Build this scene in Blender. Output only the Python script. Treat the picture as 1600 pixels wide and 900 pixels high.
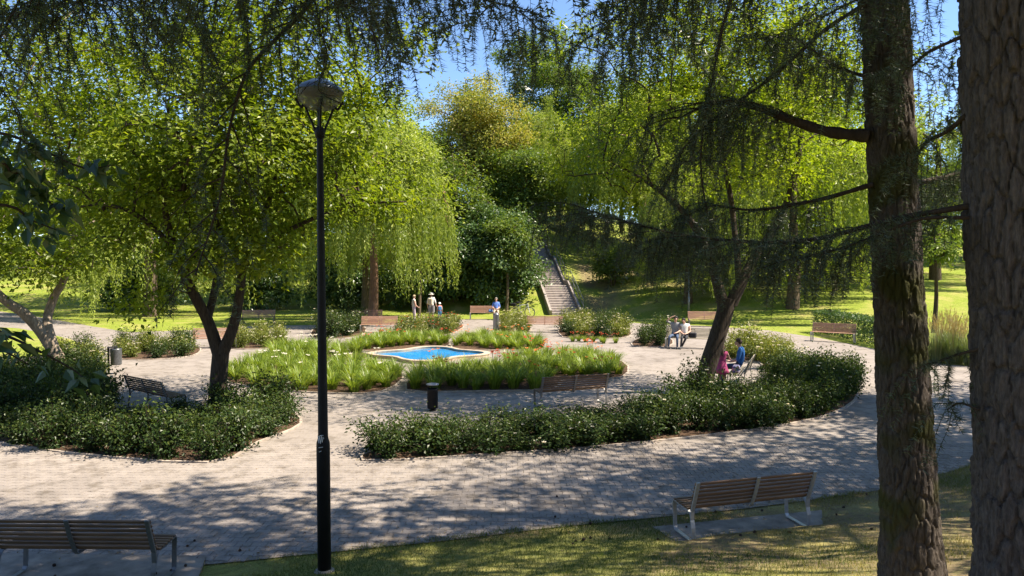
import bpy, bmesh, math, random
import numpy as np
from mathutils import Vector, Matrix
from mathutils.geometry import tessellate_polygon

for o in list(bpy.data.objects):
    bpy.data.objects.remove(o)
sc = bpy.context.scene
COL = sc.collection
R = math.radians

# ------------------------------------------------------------------ camera, sky, sun, exposure
CAM_H, FPX, PITCH = 3.72, 1110.0, R(2.27)
cam_d = bpy.data.cameras.new('camera')
cam_d.sensor_width = 36.0
cam_d.lens = 36.0 * FPX / 1600.0
cam_d.clip_end = 2000.0
cam = bpy.data.objects.new('camera', cam_d)
cam.location = (0, 0, CAM_H)
cam.rotation_euler = (math.pi / 2 - PITCH, 0, 0)
COL.objects.link(cam)
sc.camera = cam

SUN_EL = R(55)
sun_az = Vector((0.985, -0.13)).normalized()
SUN = Vector((sun_az.x * math.cos(SUN_EL), sun_az.y * math.cos(SUN_EL), math.sin(SUN_EL)))
world = bpy.data.worlds.new('World')
sc.world = world
world.use_nodes = True
wn = world.node_tree.nodes
sky = wn.new('ShaderNodeTexSky')
sky.sky_type = 'NISHITA'
sky.sun_disc = False
sky.sun_elevation = SUN_EL
sky.sun_rotation = math.atan2(sun_az.x, sun_az.y)
sky.air_density = 1.0
sky.dust_density = 0.05
sky.altitude = 2000
sky.ozone_density = 4.0
bg = wn['Background']
bg.inputs['Strength'].default_value = 0.1
world.node_tree.links.new(sky.outputs[0], bg.inputs[0])
sun_d = bpy.data.lights.new('sun', 'SUN')
sun_d.energy = 5.0
sun_d.angle = R(0.5)
sun_d.color = (1.0, 0.89, 0.73)
sun_o = bpy.data.objects.new('sun', sun_d)
sun_o.rotation_euler = SUN.to_track_quat('Z', 'Y').to_euler()
sun_o.location = (30, -10, 40)
COL.objects.link(sun_o)
vs = sc.view_settings
vs.view_transform = 'Standard'
vs.look = 'None'
vs.gamma = 1.0
vs.use_curve_mapping = False
vs.exposure = 1.5
sc.cycles.max_bounces = 7
sc.cycles.diffuse_bounces = 4
sc.cycles.glossy_bounces = 2
sc.cycles.transmission_bounces = 5
sc.cycles.transparent_max_bounces = 6
sc.cycles.caustics_reflective = False
sc.cycles.caustics_refractive = False


# ------------------------------------------------------------------ helpers
def ray(px, py):
    c, s = math.cos(PITCH), math.sin(PITCH)
    a, b = (px - 800) / FPX, (450 - py) / FPX
    return Vector((a, c + b * s, -s + b * c))


def at(px, py, Y):                      # the point seen at a pixel, at depth Y
    d = ray(px, py)
    return Vector((0, 0, CAM_H)) + d * (Y / d.y)


def gr(px, py, z=0.0):                  # the point of the ground seen at a pixel
    d = ray(px, py)
    t = (z - CAM_H) / d.z
    return Vector((d.x * t, d.y * t, z))


def G(px, py):
    p = gr(px, py)
    return (p.x, p.y)


def rot2(v, a):
    return np.stack([v[:, 0] * math.cos(a) - v[:, 1] * math.sin(a), v[:, 0] * math.sin(a) + v[:, 1] * math.cos(a), v[:, 2]], 1)


def hash2(ix, iy, seed=0.0):
    h = np.sin(ix * 127.1 + iy * 311.7 + seed * 74.7) * 43758.5453
    return h - np.floor(h)


def vnoise(x, y, seed=0.0):
    ix, iy = np.floor(x), np.floor(y)
    fx, fy = x - ix, y - iy
    fx, fy = fx * fx * (3 - 2 * fx), fy * fy * (3 - 2 * fy)
    a, b = hash2(ix, iy, seed), hash2(ix + 1, iy, seed)
    c, d = hash2(ix, iy + 1, seed), hash2(ix + 1, iy + 1, seed)
    return (a * (1 - fx) + b * fx) * (1 - fy) + (c * (1 - fx) + d * fx) * fy


def fbm(x, y, seed=0.0, octs=4):
    r, a = 0, 0.5
    for k in range(octs):
        r = r + a * vnoise(x * 2 ** k, y * 2 ** k, seed + k * 3.1)
        a *= 0.5
    return r


def worley(x, y, seed=0.0, wrap=None):
    ix, iy = np.floor(x), np.floor(y)
    f1 = np.full(x.shape, 9.0)
    f2 = np.full(x.shape, 9.0)
    cid = np.zeros(x.shape)
    for dx in (-1, 0, 1):
        for dy in (-1, 0, 1):
            cx, cy = ix + dx, iy + dy
            hx = np.mod(cx, wrap) if wrap else cx
            jx, jy = hash2(hx, cy, seed), hash2(hx, cy, seed + 5.3)
            d = np.hypot(cx + jx - x, cy + jy - y)
            near = d < f1
            f2 = np.where(near, f1, np.minimum(f2, d))
            cid = np.where(near, hash2(hx, cy, seed + 9.7), cid)
            f1 = np.where(near, d, f1)
    return f1, f2, cid


def unit(v):
    return v / np.maximum(np.linalg.norm(v, axis=-1, keepdims=True), 1e-9)


class Acc:
    def __init__(self):
        self.v, self.f, self.t, self.n = [], [], [], 0

    def add(self, verts, faces, mat=0, tint=0.5):
        verts = np.asarray(verts, float).reshape(-1, 3)
        faces = np.asarray(faces, int)
        if faces.ndim == 1:
            faces = faces.reshape(1, -1)
        self.v.append(verts)
        self.f.append((faces + self.n, mat))
        t = np.asarray(tint, float)
        self.t.append(np.full(len(verts), float(t)) if t.ndim == 0 else t)
        self.n += len(verts)

    def mesh(self, name, mats, smooth=True):
        me = bpy.data.meshes.new(name)
        V = np.concatenate(self.v)
        me.vertices.add(len(V))
        me.vertices.foreach_set('co', V.astype(np.float32).ravel())
        loops = np.concatenate([f.ravel() for f, m in self.f])
        cnt = np.concatenate([np.full(len(f), f.shape[1]) for f, m in self.f])
        mi = np.concatenate([np.full(len(f), m) for f, m in self.f])
        me.loops.add(len(loops))
        me.loops.foreach_set('vertex_index', loops.astype(np.int32))
        me.polygons.add(len(cnt))
        me.polygons.foreach_set('loop_start', np.concatenate([[0], np.cumsum(cnt)[:-1]]).astype(np.int32))
        me.polygons.foreach_set('material_index', mi.astype(np.int32))
        me.polygons.foreach_set('use_smooth', np.full(len(cnt), smooth))
        me.attributes.new('tint', 'FLOAT', 'POINT').data.foreach_set('value', np.concatenate(self.t).astype(np.float32))
        for m in mats if isinstance(mats, (list, tuple)) else [mats]:
            me.materials.append(m)
        me.update(calc_edges=True)
        return me

    def obj(self, name, mats, parent=None, smooth=True, loc=None, rz=0.0):
        return link(name, self.mesh(name, mats, smooth), parent, loc, rz)


def link(name, data, parent=None, loc=None, rz=0.0):
    o = bpy.data.objects.new(name, data)
    COL.objects.link(o)
    if parent is not None:
        o.parent = parent
    if loc is not None:
        o.location = loc
    o.rotation_euler = (0, 0, rz)
    return o


def tag(o, label=None, cat=None, group=None, kind=None):
    if label:
        o['label'] = label
    if cat:
        o['category'] = cat
    if group:
        o['group'] = group
    if kind:
        o['kind'] = kind
    return o


def empty(name, loc=(0, 0, 0), rz=0.0, label=None, cat=None, group=None):
    return tag(link(name, None, None, loc, rz), label, cat, group)


def copy_tree(o, parent=None):
    c = o.copy()
    COL.objects.link(c)
    c.parent = parent
    for ch in o.children:
        copy_tree(ch, c)
    return c


BOXF = np.array([[0, 3, 2, 1], [4, 5, 6, 7], [0, 1, 5, 4], [1, 2, 6, 5], [2, 3, 7, 6], [3, 0, 4, 7]])


def box(acc, c, s, mat=0, tint=0.5, rz=0.0, rx=0.0):
    x, y, z = s[0] / 2, s[1] / 2, s[2] / 2
    v = np.array([[-x, -y, -z], [x, -y, -z], [x, y, -z], [-x, y, -z], [-x, -y, z], [x, -y, z], [x, y, z], [-x, y, z]])
    if rx:
        cy, sy = math.cos(rx), math.sin(rx)
        v = np.stack([v[:, 0], v[:, 1] * cy - v[:, 2] * sy, v[:, 1] * sy + v[:, 2] * cy], 1)
    if rz:
        v = rot2(v, rz)
    acc.add(v + np.array(c), BOXF, mat, tint)


def bbox(acc, c, s, bev=0.006, mat=0, tint=0.5, rx=0.0):
    """a box with a small bevel all round (chamfer)"""
    x, y, z = s[0] / 2, s[1] / 2, s[2] / 2
    b = min(bev, x * .9, y * .9, z * .9)
    bm = bmesh.new()
    bmesh.ops.create_cube(bm, size=1.0)
    for v in bm.verts:
        v.co = Vector((v.co.x * 2 * x, v.co.y * 2 * y, v.co.z * 2 * z))
    bmesh.ops.bevel(bm, geom=list(bm.edges), offset=b, segments=1, affect='EDGES', profile=0.5)
    if rx:
        bmesh.ops.rotate(bm, verts=bm.verts, cent=(0, 0, 0), matrix=Matrix.Rotation(rx, 3, 'X'))
    v = np.array([p.co[:] for p in bm.verts]) + np.array(c)
    for k in (3, 4):
        fs = [[q.index for q in f.verts] for f in bm.faces if len(f.verts) == k]
        if fs:
            if k == 4:
                acc.add(v, fs, mat, tint)
            else:
                acc.add(v, fs, mat, tint)
    bm.free()


def frames(pts):
    pts = np.asarray(pts, float)
    t = np.gradient(pts, axis=0)
    t = unit(t)
    ref = np.array([0, 0, 1.0]) if abs(t[0][2]) < 0.9 else np.array([1.0, 0, 0])
    u = np.zeros_like(pts)
    w = np.zeros_like(pts)
    cur = ref
    for i in range(len(pts)):
        a = np.cross(t[i], cur)
        if np.linalg.norm(a) < 1e-6:
            a = np.cross(t[i], np.array([0, 1.0, 0.1]))
        a = a / np.linalg.norm(a)
        u[i] = a
        w[i] = np.cross(a, t[i])
        cur = w[i]
    return t, u, w


def tube(acc, pts, radii, n=8, mat=0, tint=0.5, cap=True):
    pts = np.asarray(pts, float)
    m = len(pts)
    radii = np.broadcast_to(np.asarray(radii, float), (m,))
    t, u, w = frames(pts)
    a = np.linspace(0, 2 * math.pi, n, endpoint=False)
    ring = pts[:, None, :] + radii[:, None, None] * (np.cos(a)[None, :, None] * u[:, None, :] + np.sin(a)[None, :, None] * w[:, None, :])
    v = ring.reshape(-1, 3)
    i = np.arange(m - 1)[:, None] * n
    j = np.arange(n)[None, :]
    k = (j + 1) % n
    f = np.stack([i + j, i + k, i + n + k, i + n + j], -1).reshape(-1, 4)
    acc.add(v, f, mat, tint)
    if cap:
        for e, base in ((0, 0), (m - 1, (m - 1) * n)):
            cv = np.concatenate([ring[e], pts[e][None]])
            j1 = np.arange(n)
            k1 = (j1 + 1) % n
            c = np.full(n, n)
            acc.add(cv, np.stack([k1, j1, c] if e == 0 else [j1, k1, c], 1), mat, tint)


def lathe(acc, prof, n=24, mat=0, tint=0.5, c=(0, 0, 0)):
    prof = np.asarray(prof, float)
    a = np.linspace(0, 2 * math.pi, n, endpoint=False)
    v = np.stack([prof[:, 0:1] * np.cos(a), prof[:, 0:1] * np.sin(a), np.repeat(prof[:, 1:2], n, 1)], -1).reshape(-1, 3) + np.array(c)
    m = len(prof)
    i = np.arange(m - 1)[:, None] * n
    j = np.arange(n)[None, :]
    k = (j + 1) % n
    acc.add(v, np.stack([i + j, i + k, i + n + k, i + n + j], -1).reshape(-1, 4), mat, tint)


def bar(acc, pts, w, h, side=(1, 0, 0), mat=0, tint=0.5, closed=False):
    """flat bar: w along `side`, h across, swept along pts"""
    pts = np.asarray(pts, float)
    side = np.asarray(side, float)
    if closed:
        t = np.roll(pts, -1, 0) - np.roll(pts, 1, 0)
    else:
        t = np.gradient(pts, axis=0)
    t = unit(t)
    nrm = unit(np.cross(t, side))
    q = [pts + side * w / 2 + nrm * h / 2, pts - side * w / 2 + nrm * h / 2, pts - side * w / 2 - nrm * h / 2, pts + side * w / 2 - nrm * h / 2]
    v = np.stack(q, 1).reshape(-1, 3)
    m = len(pts)
    f = []
    for i in range(m if closed else m - 1):
        a, b = i * 4, ((i + 1) % m) * 4
        for j in range(4):
            k = (j + 1) % 4
            f.append([a + j, b + j, b + k, a + k])
    if not closed:
        f.append([0, 1, 2, 3])
        f.append([(m - 1) * 4 + 3, (m - 1) * 4 + 2, (m - 1) * 4 + 1, (m - 1) * 4])
    acc.add(v, f, mat, tint)


def poly_sheet(acc, pts, z, mat=0):
    p3 = [Vector((p[0], p[1], 0)) for p in pts]
    tri = tessellate_polygon([p3])
    v = np.array([[p[0], p[1], z(p[0], p[1]) if callable(z) else z] for p in pts])
    f = []
    for a, b, c in tri:
        n = (p3[b] - p3[a]).cross(p3[c] - p3[a])
        f.append([a, b, c] if n.z > 0 else [a, c, b])
    acc.add(v, f, mat)


def inside(P, poly):
    P = np.asarray(P, float)
    poly = np.asarray(poly, float)
    x, y = P[:, 0], P[:, 1]
    r = np.zeros(len(P), bool)
    j = len(poly) - 1
    for i in range(len(poly)):
        xi, yi, xj, yj = poly[i][0], poly[i][1], poly[j][0], poly[j][1]
        hit = ((yi > y) != (yj > y)) & (x < (xj - xi) * (y - yi) / (yj - yi + 1e-12) + xi)
        r ^= hit
        j = i
    return r


def smooth_poly(pts, n=3):
    """Catmull-Rom subdivision of a closed outline"""
    P = np.asarray(pts, float)
    out = []
    m = len(P)
    for i in range(m):
        p0, p1, p2, p3 = P[i - 1], P[i], P[(i + 1) % m], P[(i + 2) % m]
        for k in range(n):
            t = k / n
            out.append(0.5 * ((2 * p1) + (-p0 + p2) * t + (2 * p0 - 5 * p1 + 4 * p2 - p3) * t * t + (-p0 + 3 * p1 - 3 * p2 + p3) * t ** 3))
    return np.array(out)


def curve(pts, n=6):
    """Catmull-Rom through an open list of points"""
    P = np.asarray([tuple(p) for p in pts], float)
    P = np.concatenate([[2 * P[0] - P[1]], P, [2 * P[-1] - P[-2]]])
    out = []
    for i in range(1, len(P) - 2):
        p0, p1, p2, p3 = P[i - 1], P[i], P[i + 1], P[i + 2]
        for k in range(n):
            t = k / n
            out.append(0.5 * ((2 * p1) + (-p0 + p2) * t + (2 * p0 - 5 * p1 + 4 * p2 - p3) * t * t + (-p0 + 3 * p1 - 3 * p2 + p3) * t ** 3))
    out.append(P[-2])
    return np.array(out)


def scatter(poly, spacing, seed, margin=0.0, tries=40):
    rng = np.random.default_rng(seed)
    poly = np.asarray(poly, float)
    lo, hi = poly.min(0), poly.max(0)
    n = int((hi - lo).prod() / spacing ** 2 * tries)
    C = rng.uniform(lo, hi, (n, 2))
    C = C[inside(C, poly)]
    if margin:
        E = np.roll(poly, -1, 0) - poly
        keep = np.ones(len(C), bool)
        for a, e in zip(poly, E):
            t = np.clip(((C - a) @ e) / (e @ e + 1e-9), 0, 1)
            keep &= np.hypot(*(C - a - t[:, None] * e).T) > margin
        C = C[keep]
    out = []
    for c in C:
        if all((c[0] - o[0]) ** 2 + (c[1] - o[1]) ** 2 > spacing ** 2 for o in out):
            out.append(c)
    return out


# ------------------------------------------------------------------ materials
def new_mat(name):
    m = bpy.data.materials.new(name)
    m.use_nodes = True
    nt = m.node_tree
    b = nt.nodes['Principled BSDF']
    return m, nt, b


def N(nt, t, **kw):
    n = nt.nodes.new(t)
    for k, v in kw.items():
        setattr(n, k, v)
    return n


def noise_node(nt, scale, detail=4, rough=0.55, vec=None):
    n = N(nt, 'ShaderNodeTexNoise')
    n.inputs['Scale'].default_value = scale
    n.inputs['Detail'].default_value = detail
    n.inputs['Roughness'].default_value = rough
    if vec is not None:
        nt.links.new(vec, n.inputs['Vector'])
    return n


def ramp(nt, fac, stops):
    r = N(nt, 'ShaderNodeValToRGB')
    e = r.color_ramp.elements
    e[0].position, e[0].color = stops[0][0], (*stops[0][1], 1)
    e[1].position, e[1].color = stops[-1][0], (*stops[-1][1], 1)
    for p, c in stops[1:-1]:
        x = e.new(p)
        x.color = (*c, 1)
    nt.links.new(fac, r.inputs[0])
    return r


def mix(nt, a, b, fac, mode='MIX'):
    m = N(nt, 'ShaderNodeMix', data_type='RGBA', blend_type=mode)
    for sock, val in ((m.inputs['Factor'], fac), (m.inputs['A'], a), (m.inputs['B'], b)):
        if hasattr(val, 'links'):
            nt.links.new(val, sock)
        elif isinstance(val, (int, float)):
            sock.default_value = val
        else:
            sock.default_value = (*val, 1)
    return m.outputs['Result']


def bump(nt, h, strength, dist, b):
    n = N(nt, 'ShaderNodeBump')
    n.inputs['Strength'].default_value = strength
    n.inputs['Distance'].default_value = dist
    nt.links.new(h, n.inputs['Height'])
    nt.links.new(n.outputs[0], b.inputs['Normal'])
    return n


def simple(name, col, rough=0.6, metal=0.0, var=0.25, scale=20, bump_s=0.0, spec=0.5):
    m, nt, b = new_mat(name)
    g = N(nt, 'ShaderNodeTexCoord')
    n = noise_node(nt, scale, 4, 0.6, g.outputs['Object'])
    lo = tuple(c * (1 - var) for c in col)
    hi = tuple(min(1, c * (1 + var)) for c in col)
    r = ramp(nt, n.outputs[0], [(0.3, lo), (0.7, hi)])
    nt.links.new(r.outputs[0], b.inputs['Base Color'])
    b.inputs['Roughness'].default_value = rough
    b.inputs['Metallic'].default_value = metal
    b.inputs['Specular IOR Level'].default_value = spec
    if bump_s:
        bump(nt, n.outputs[0], bump_s, 0.01, b)
    return m


def leaf_mat(name, stops, trans=0.45, tcol=(1.25, 1.2, 0.45), gloss=0.05, grough=0.4):
    m = bpy.data.materials.new(name)
    m.use_nodes = True
    nt = m.node_tree
    nt.nodes.remove(nt.nodes['Principled BSDF'])
    at_ = N(nt, 'ShaderNodeAttribute', attribute_name='tint')
    r = ramp(nt, at_.outputs['Fac'], stops)
    d = N(nt, 'ShaderNodeBsdfDiffuse')
    t = N(nt, 'ShaderNodeBsdfTranslucent')
    g = N(nt, 'ShaderNodeBsdfGlossy')
    g.inputs['Roughness'].default_value = grough
    tc = mix(nt, r.outputs[0], tcol, 1.0, 'MULTIPLY')
    nt.links.new(r.outputs[0], d.inputs[0])
    nt.links.new(tc, t.inputs[0])
    s1, s2 = N(nt, 'ShaderNodeMixShader'), N(nt, 'ShaderNodeMixShader')
    s1.inputs[0].default_value = trans
    s2.inputs[0].default_value = gloss
    nt.links.new(d.outputs[0], s1.inputs[1])
    nt.links.new(t.outputs[0], s1.inputs[2])
    nt.links.new(s1.outputs[0], s2.inputs[1])
    nt.links.new(g.outputs[0], s2.inputs[2])
    nt.links.new(s2.outputs[0], nt.nodes['Material Output'].inputs['Surface'])
    return m


def bark_mat(name, lo, hi, moss=None, scale=1.0, bs=0.8):
    m, nt, b = new_mat(name)
    g = N(nt, 'ShaderNodeTexCoord')
    mp = N(nt, 'ShaderNodeMapping')
    mp.inputs['Scale'].default_value = (14 * scale, 14 * scale, 3.0 * scale)
    nt.links.new(g.outputs['Object'], mp.inputs[0])
    n = noise_node(nt, 1.6, 6, 0.65, mp.outputs[0])
    n2 = noise_node(nt, 2.2, 3, 0.5, g.outputs['Object'])
    r = ramp(nt, n.outputs[0], [(0.3, lo), (0.72, hi)])
    col = r.outputs[0]
    if moss:
        f = ramp(nt, n2.outputs[0], [(0.5, (0, 0, 0)), (0.62, (1, 1, 1))])
        col = mix(nt, col, moss, f.outputs[0])
    nt.links.new(col, b.inputs['Base Color'])
    b.inputs['Roughness'].default_value = 0.9
    b.inputs['Specular IOR Level'].default_value = 0.2
    bump(nt, n.outputs[0], bs, 0.03, b)
    return m


M = {}
M['leaf_big'] = leaf_mat('leaf_broad_green', [(0, (0.075, 0.12, 0.010)), (0.5, (0.165, 0.225, 0.018)), (1, (0.29, 0.33, 0.03))], 0.52, tcol=(1.2, 1.22, 0.35), gloss=0.02)
M['leaf_locust'] = leaf_mat('leaf_locust_yellow_green', [(0, (0.10, 0.155, 0.012)), (0.5, (0.22, 0.28, 0.02)), (1, (0.37, 0.41, 0.04))], 0.52, tcol=(1.15, 1.24, 0.35), gloss=0.02)
M['leaf_willow'] = leaf_mat('leaf_willow_pale', [(0, (0.13, 0.19, 0.035)), (0.5, (0.26, 0.32, 0.06)), (1, (0.42, 0.45, 0.11))], 0.48, tcol=(1.15, 1.24, 0.35), gloss=0.02)
M['leaf_mid'] = leaf_mat('leaf_mid_green', [(0, (0.06, 0.105, 0.018)), (0.5, (0.12, 0.18, 0.032)), (1, (0.22, 0.27, 0.055))], 0.45, tcol=(1.2, 1.22, 0.35), gloss=0.02)
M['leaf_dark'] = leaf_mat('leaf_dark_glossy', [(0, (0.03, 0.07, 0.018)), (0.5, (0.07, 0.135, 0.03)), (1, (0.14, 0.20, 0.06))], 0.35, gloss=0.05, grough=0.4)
M['leaf_seed'] = leaf_mat('leaf_orange_seed', [(0, (0.15, 0.20, 0.03)), (0.5, (0.33, 0.33, 0.06)), (1, (0.48, 0.37, 0.13))], 0.4, gloss=0.02)
M['leaf_rose'] = leaf_mat('leaf_rose_bush', [(0, (0.016, 0.036, 0.010)), (0.5, (0.042, 0.075, 0.016)), (1, (0.12, 0.145, 0.028))], 0.35, gloss=0.025)  # leaf colour lowered to stand in for shade over the left bed
M['leaf_rose_pale'] = leaf_mat('leaf_rose_bush_pale', [(0, (0.08, 0.115, 0.02)), (0.5, (0.17, 0.20, 0.035)), (1, (0.30, 0.29, 0.07))], 0.4, gloss=0.03)
M['blade_lily'] = leaf_mat('blade_daylily', [(0, (0.09, 0.15, 0.02)), (0.5, (0.19, 0.27, 0.035)), (1, (0.31, 0.35, 0.07))], 0.45, gloss=0.03)
M['needle'] = leaf_mat('needle_conifer', [(0, (0.035, 0.060, 0.032)), (0.5, (0.07, 0.10, 0.055)), (1, (0.15, 0.18, 0.10))], 0.3, tcol=(1.2, 1.2, 0.7), gloss=0.05)
M['grass'] = leaf_mat('grass_blade', [(0, (0.05, 0.085, 0.014)), (0.5, (0.12, 0.145, 0.03)), (1, (0.34, 0.27, 0.13))], 0.4, gloss=0.02)
M['grass_orn'] = leaf_mat('ornamental_grass_blade', [(0, (0.07, 0.12, 0.04)), (0.6, (0.16, 0.21, 0.08)), (1, (0.40, 0.30, 0.17))], 0.4)
M['leaf_near'] = leaf_mat('leaf_sapling_glossy', [(0, (0.03, 0.07, 0.02)), (0.5, (0.06, 0.11, 0.03)), (1, (0.11, 0.16, 0.04))], 0.3, gloss=0.08, grough=0.4)
M['petal_white'] = leaf_mat('petal_cream', [(0, (0.75, 0.66, 0.45)), (1, (0.82, 0.79, 0.70))], 0.3, tcol=(1, 1, 0.9), gloss=0.02)
M['petal_orange'] = leaf_mat('petal_orange', [(0, (0.75, 0.16, 0.04)), (1, (0.80, 0.33, 0.10))], 0.3, tcol=(1, 0.9, 0.8), gloss=0.02)
M['petal_red'] = leaf_mat('petal_red', [(0, (0.55, 0.06, 0.03)), (1, (0.70, 0.16, 0.09))], 0.3, tcol=(1, 0.9, 0.8), gloss=0.02)
M['bark_dark'] = bark_mat('bark_dark_brown', (0.025, 0.018, 0.013), (0.085, 0.066, 0.05))
M['bark_twig'] = bark_mat('bark_twig', (0.03, 0.022, 0.016), (0.075, 0.055, 0.042))
M['bark_mid'] = bark_mat('bark_mid_brown', (0.06, 0.045, 0.03), (0.16, 0.12, 0.085))
M['bark_pale'] = bark_mat('bark_pale_mottled', (0.13, 0.10, 0.075), (0.36, 0.29, 0.22))
M['bark_warm'] = bark_mat('bark_warm_brown', (0.12, 0.065, 0.04), (0.28, 0.17, 0.11))
M['bark_fir'] = bark_mat('bark_conifer_mossy', (0.038, 0.031, 0.026), (0.135, 0.11, 0.09), moss=(0.055, 0.055, 0.016), scale=2.5)
M['bark_fir_grey'] = bark_mat('bark_conifer_grey', (0.045, 0.037, 0.034), (0.17, 0.142, 0.128), scale=2.5)
M['twig_dry'] = simple('dry_twig', (0.20, 0.15, 0.10), 0.9)


def paver_mat(name, attr):
    m, nt, b = new_mat(name)
    g = N(nt, 'ShaderNodeNewGeometry')
    n1 = noise_node(nt, 0.5, 5, 0.6, g.outputs['Position'])
    n2 = noise_node(nt, 60, 3, 0.6, g.outputs['Position'])
    c = ramp(nt, n1.outputs[0], [(0.25, (0.19, 0.165, 0.146)), (0.5, (0.258, 0.225, 0.20)), (0.75, (0.295, 0.258, 0.23))]).outputs[0]
    c = mix(nt, c, ramp(nt, n2.outputs[0], [(0.3, (0.8, 0.8, 0.8)), (0.75, (1.1, 1.1, 1.1))]).outputs[0], 1.0, 'MULTIPLY')
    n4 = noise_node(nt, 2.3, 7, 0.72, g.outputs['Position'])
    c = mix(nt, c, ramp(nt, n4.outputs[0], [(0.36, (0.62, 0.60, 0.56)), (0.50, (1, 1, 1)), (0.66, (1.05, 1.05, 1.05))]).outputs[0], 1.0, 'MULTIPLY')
    if attr:
        a = N(nt, 'ShaderNodeObjectInfo') if attr == 'object' else N(nt, 'ShaderNodeAttribute', attribute_name='tint')
        o = a.outputs['Random'] if attr == 'object' else a.outputs['Fac']
        c = mix(nt, c, ramp(nt, o, [(0.0, (0.86, 0.86, 0.86)), (0.08, (0.95, 0.95, 0.95)), (1.0, (1.06, 1.06, 1.06))]).outputs[0], 1.0, 'MULTIPLY')
        bump(nt, n2.outputs[0], 0.25, 0.004, b)
    else:
        mp = N(nt, 'ShaderNodeMapping')
        nt.links.new(g.outputs['Position'], mp.inputs[0])
        br = N(nt, 'ShaderNodeTexBrick')
        br.inputs['Scale'].default_value = 1.0
        br.inputs['Brick Width'].default_value = 0.2
        br.inputs['Row Height'].default_value = 0.145
        br.inputs['Mortar Size'].default_value = 0.006
        br.inputs['Mortar Smooth'].default_value = 0.3
        br.inputs['Color1'].default_value = (1.03, 1.03, 1.03, 1)
        br.inputs['Color2'].default_value = (0.95, 0.95, 0.95, 1)
        br.inputs['Mortar'].default_value = (0.84, 0.83, 0.81, 1)
        nt.links.new(mp.outputs[0], br.inputs[0])
        c = mix(nt, c, br.outputs['Color'], 1.0, 'MULTIPLY')
        bump(nt, br.outputs['Fac'], -0.3, 0.004, b)
    nt.links.new(c, b.inputs['Base Color'])
    b.inputs['Roughness'].default_value = 0.85
    b.inputs['Specular IOR Level'].default_value = 0.3
    return m


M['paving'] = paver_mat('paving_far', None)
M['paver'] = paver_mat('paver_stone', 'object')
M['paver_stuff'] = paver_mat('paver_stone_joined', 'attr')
M['concrete'] = simple('edging_concrete', (0.32, 0.27, 0.225), 0.9, var=0.35, scale=5, bump_s=0.2)
M['slab'] = simple('slab_concrete_dirty', (0.20, 0.17, 0.14), 0.95, var=0.45, scale=3.5, bump_s=0.3)
M['joint'] = simple('joint_sand', (0.17, 0.145, 0.115), 0.95, var=0.4, scale=30)


def ground_mat(name, cols, s1=0.6, s2=9, bs=0.5, extra=None, dry=False):
    m, nt, b = new_mat(name)
    g = N(nt, 'ShaderNodeNewGeometry')
    n1 = noise_node(nt, s1, 5, 0.6, g.outputs['Position'])
    n2 = noise_node(nt, s2, 6, 0.7, g.outputs['Position'])
    n3 = noise_node(nt, 45, 4, 0.7, g.outputs['Position'])
    c = ramp(nt, n2.outputs[0], cols).outputs[0]
    if dry:
        at_ = N(nt, 'ShaderNodeAttribute', attribute_name='tint')
        d2 = ramp(nt, n2.outputs[0], [(0.3, (0.10, 0.075, 0.045)), (0.5, (0.20, 0.155, 0.085)), (0.7, (0.17, 0.17, 0.05))]).outputs[0]
        c = mix(nt, c, d2, at_.outputs['Fac'])
    if extra:
        c = mix(nt, c, extra[2], ramp(nt, n1.outputs[0], [(extra[0], (0, 0, 0)), (extra[1], (1, 1, 1))]).outputs[0])
    c = mix(nt, c, ramp(nt, n3.outputs[0], [(0.3, (0.6, 0.6, 0.6)), (0.7, (1.25, 1.25, 1.25))]).outputs[0], 1.0, 'MULTIPLY')
    nt.links.new(c, b.inputs['Base Color'])
    b.inputs['Roughness'].default_value = 0.95
    b.inputs['Specular IOR Level'].default_value = 0.15
    bump(nt, n3.outputs[0], bs, 0.05, b)
    return m


M['lawn'] = ground_mat('lawn_ground', [(0.3, (0.11, 0.16, 0.018)), (0.5, (0.185, 0.235, 0.028)), (0.7, (0.29, 0.31, 0.06))], extra=(0.48, 0.72, (0.33, 0.29, 0.10)), dry=True)
M['soil'] = ground_mat('bed_soil', [(0.3, (0.06, 0.038, 0.024)), (0.7, (0.16, 0.10, 0.065))], bs=0.9)
M['dirt'] = ground_mat('shaded_dirt', [(0.3, (0.09, 0.06, 0.04)), (0.7, (0.20, 0.14, 0.09))], extra=(0.5, 0.62, (0.07, 0.11, 0.025)))


def wood_mat(name, lo, hi):
    m, nt, b = new_mat(name)
    g = N(nt, 'ShaderNodeTexCoord')
    inf = N(nt, 'ShaderNodeObjectInfo')
    mp = N(nt, 'ShaderNodeMapping')
    mp.inputs['Scale'].default_value = (1.2, 30, 30)
    nt.links.new(g.outputs['Object'], mp.inputs[0])
    add = N(nt, 'ShaderNodeVectorMath', operation='ADD')
    nt.links.new(mp.outputs[0], add.inputs[0])
    nt.links.new(inf.outputs['Random'], add.inputs[1])
    n = noise_node(nt, 2.0, 5, 0.6, add.outputs[0])
    c = ramp(nt, n.outputs[0], [(0.3, lo), (0.7, hi)]).outputs[0]
    c = mix(nt, c, ramp(nt, inf.outputs['Random'], [(0, (0.8, 0.8, 0.8)), (1, (1.15, 1.12, 1.1))]).outputs[0], 1.0, 'MULTIPLY')
    nt.links.new(c, b.inputs['Base Color'])
    b.inputs['Roughness'].default_value = 0.55
    bump(nt, n.outputs[0], 0.15, 0.004, b)
    return m


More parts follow.
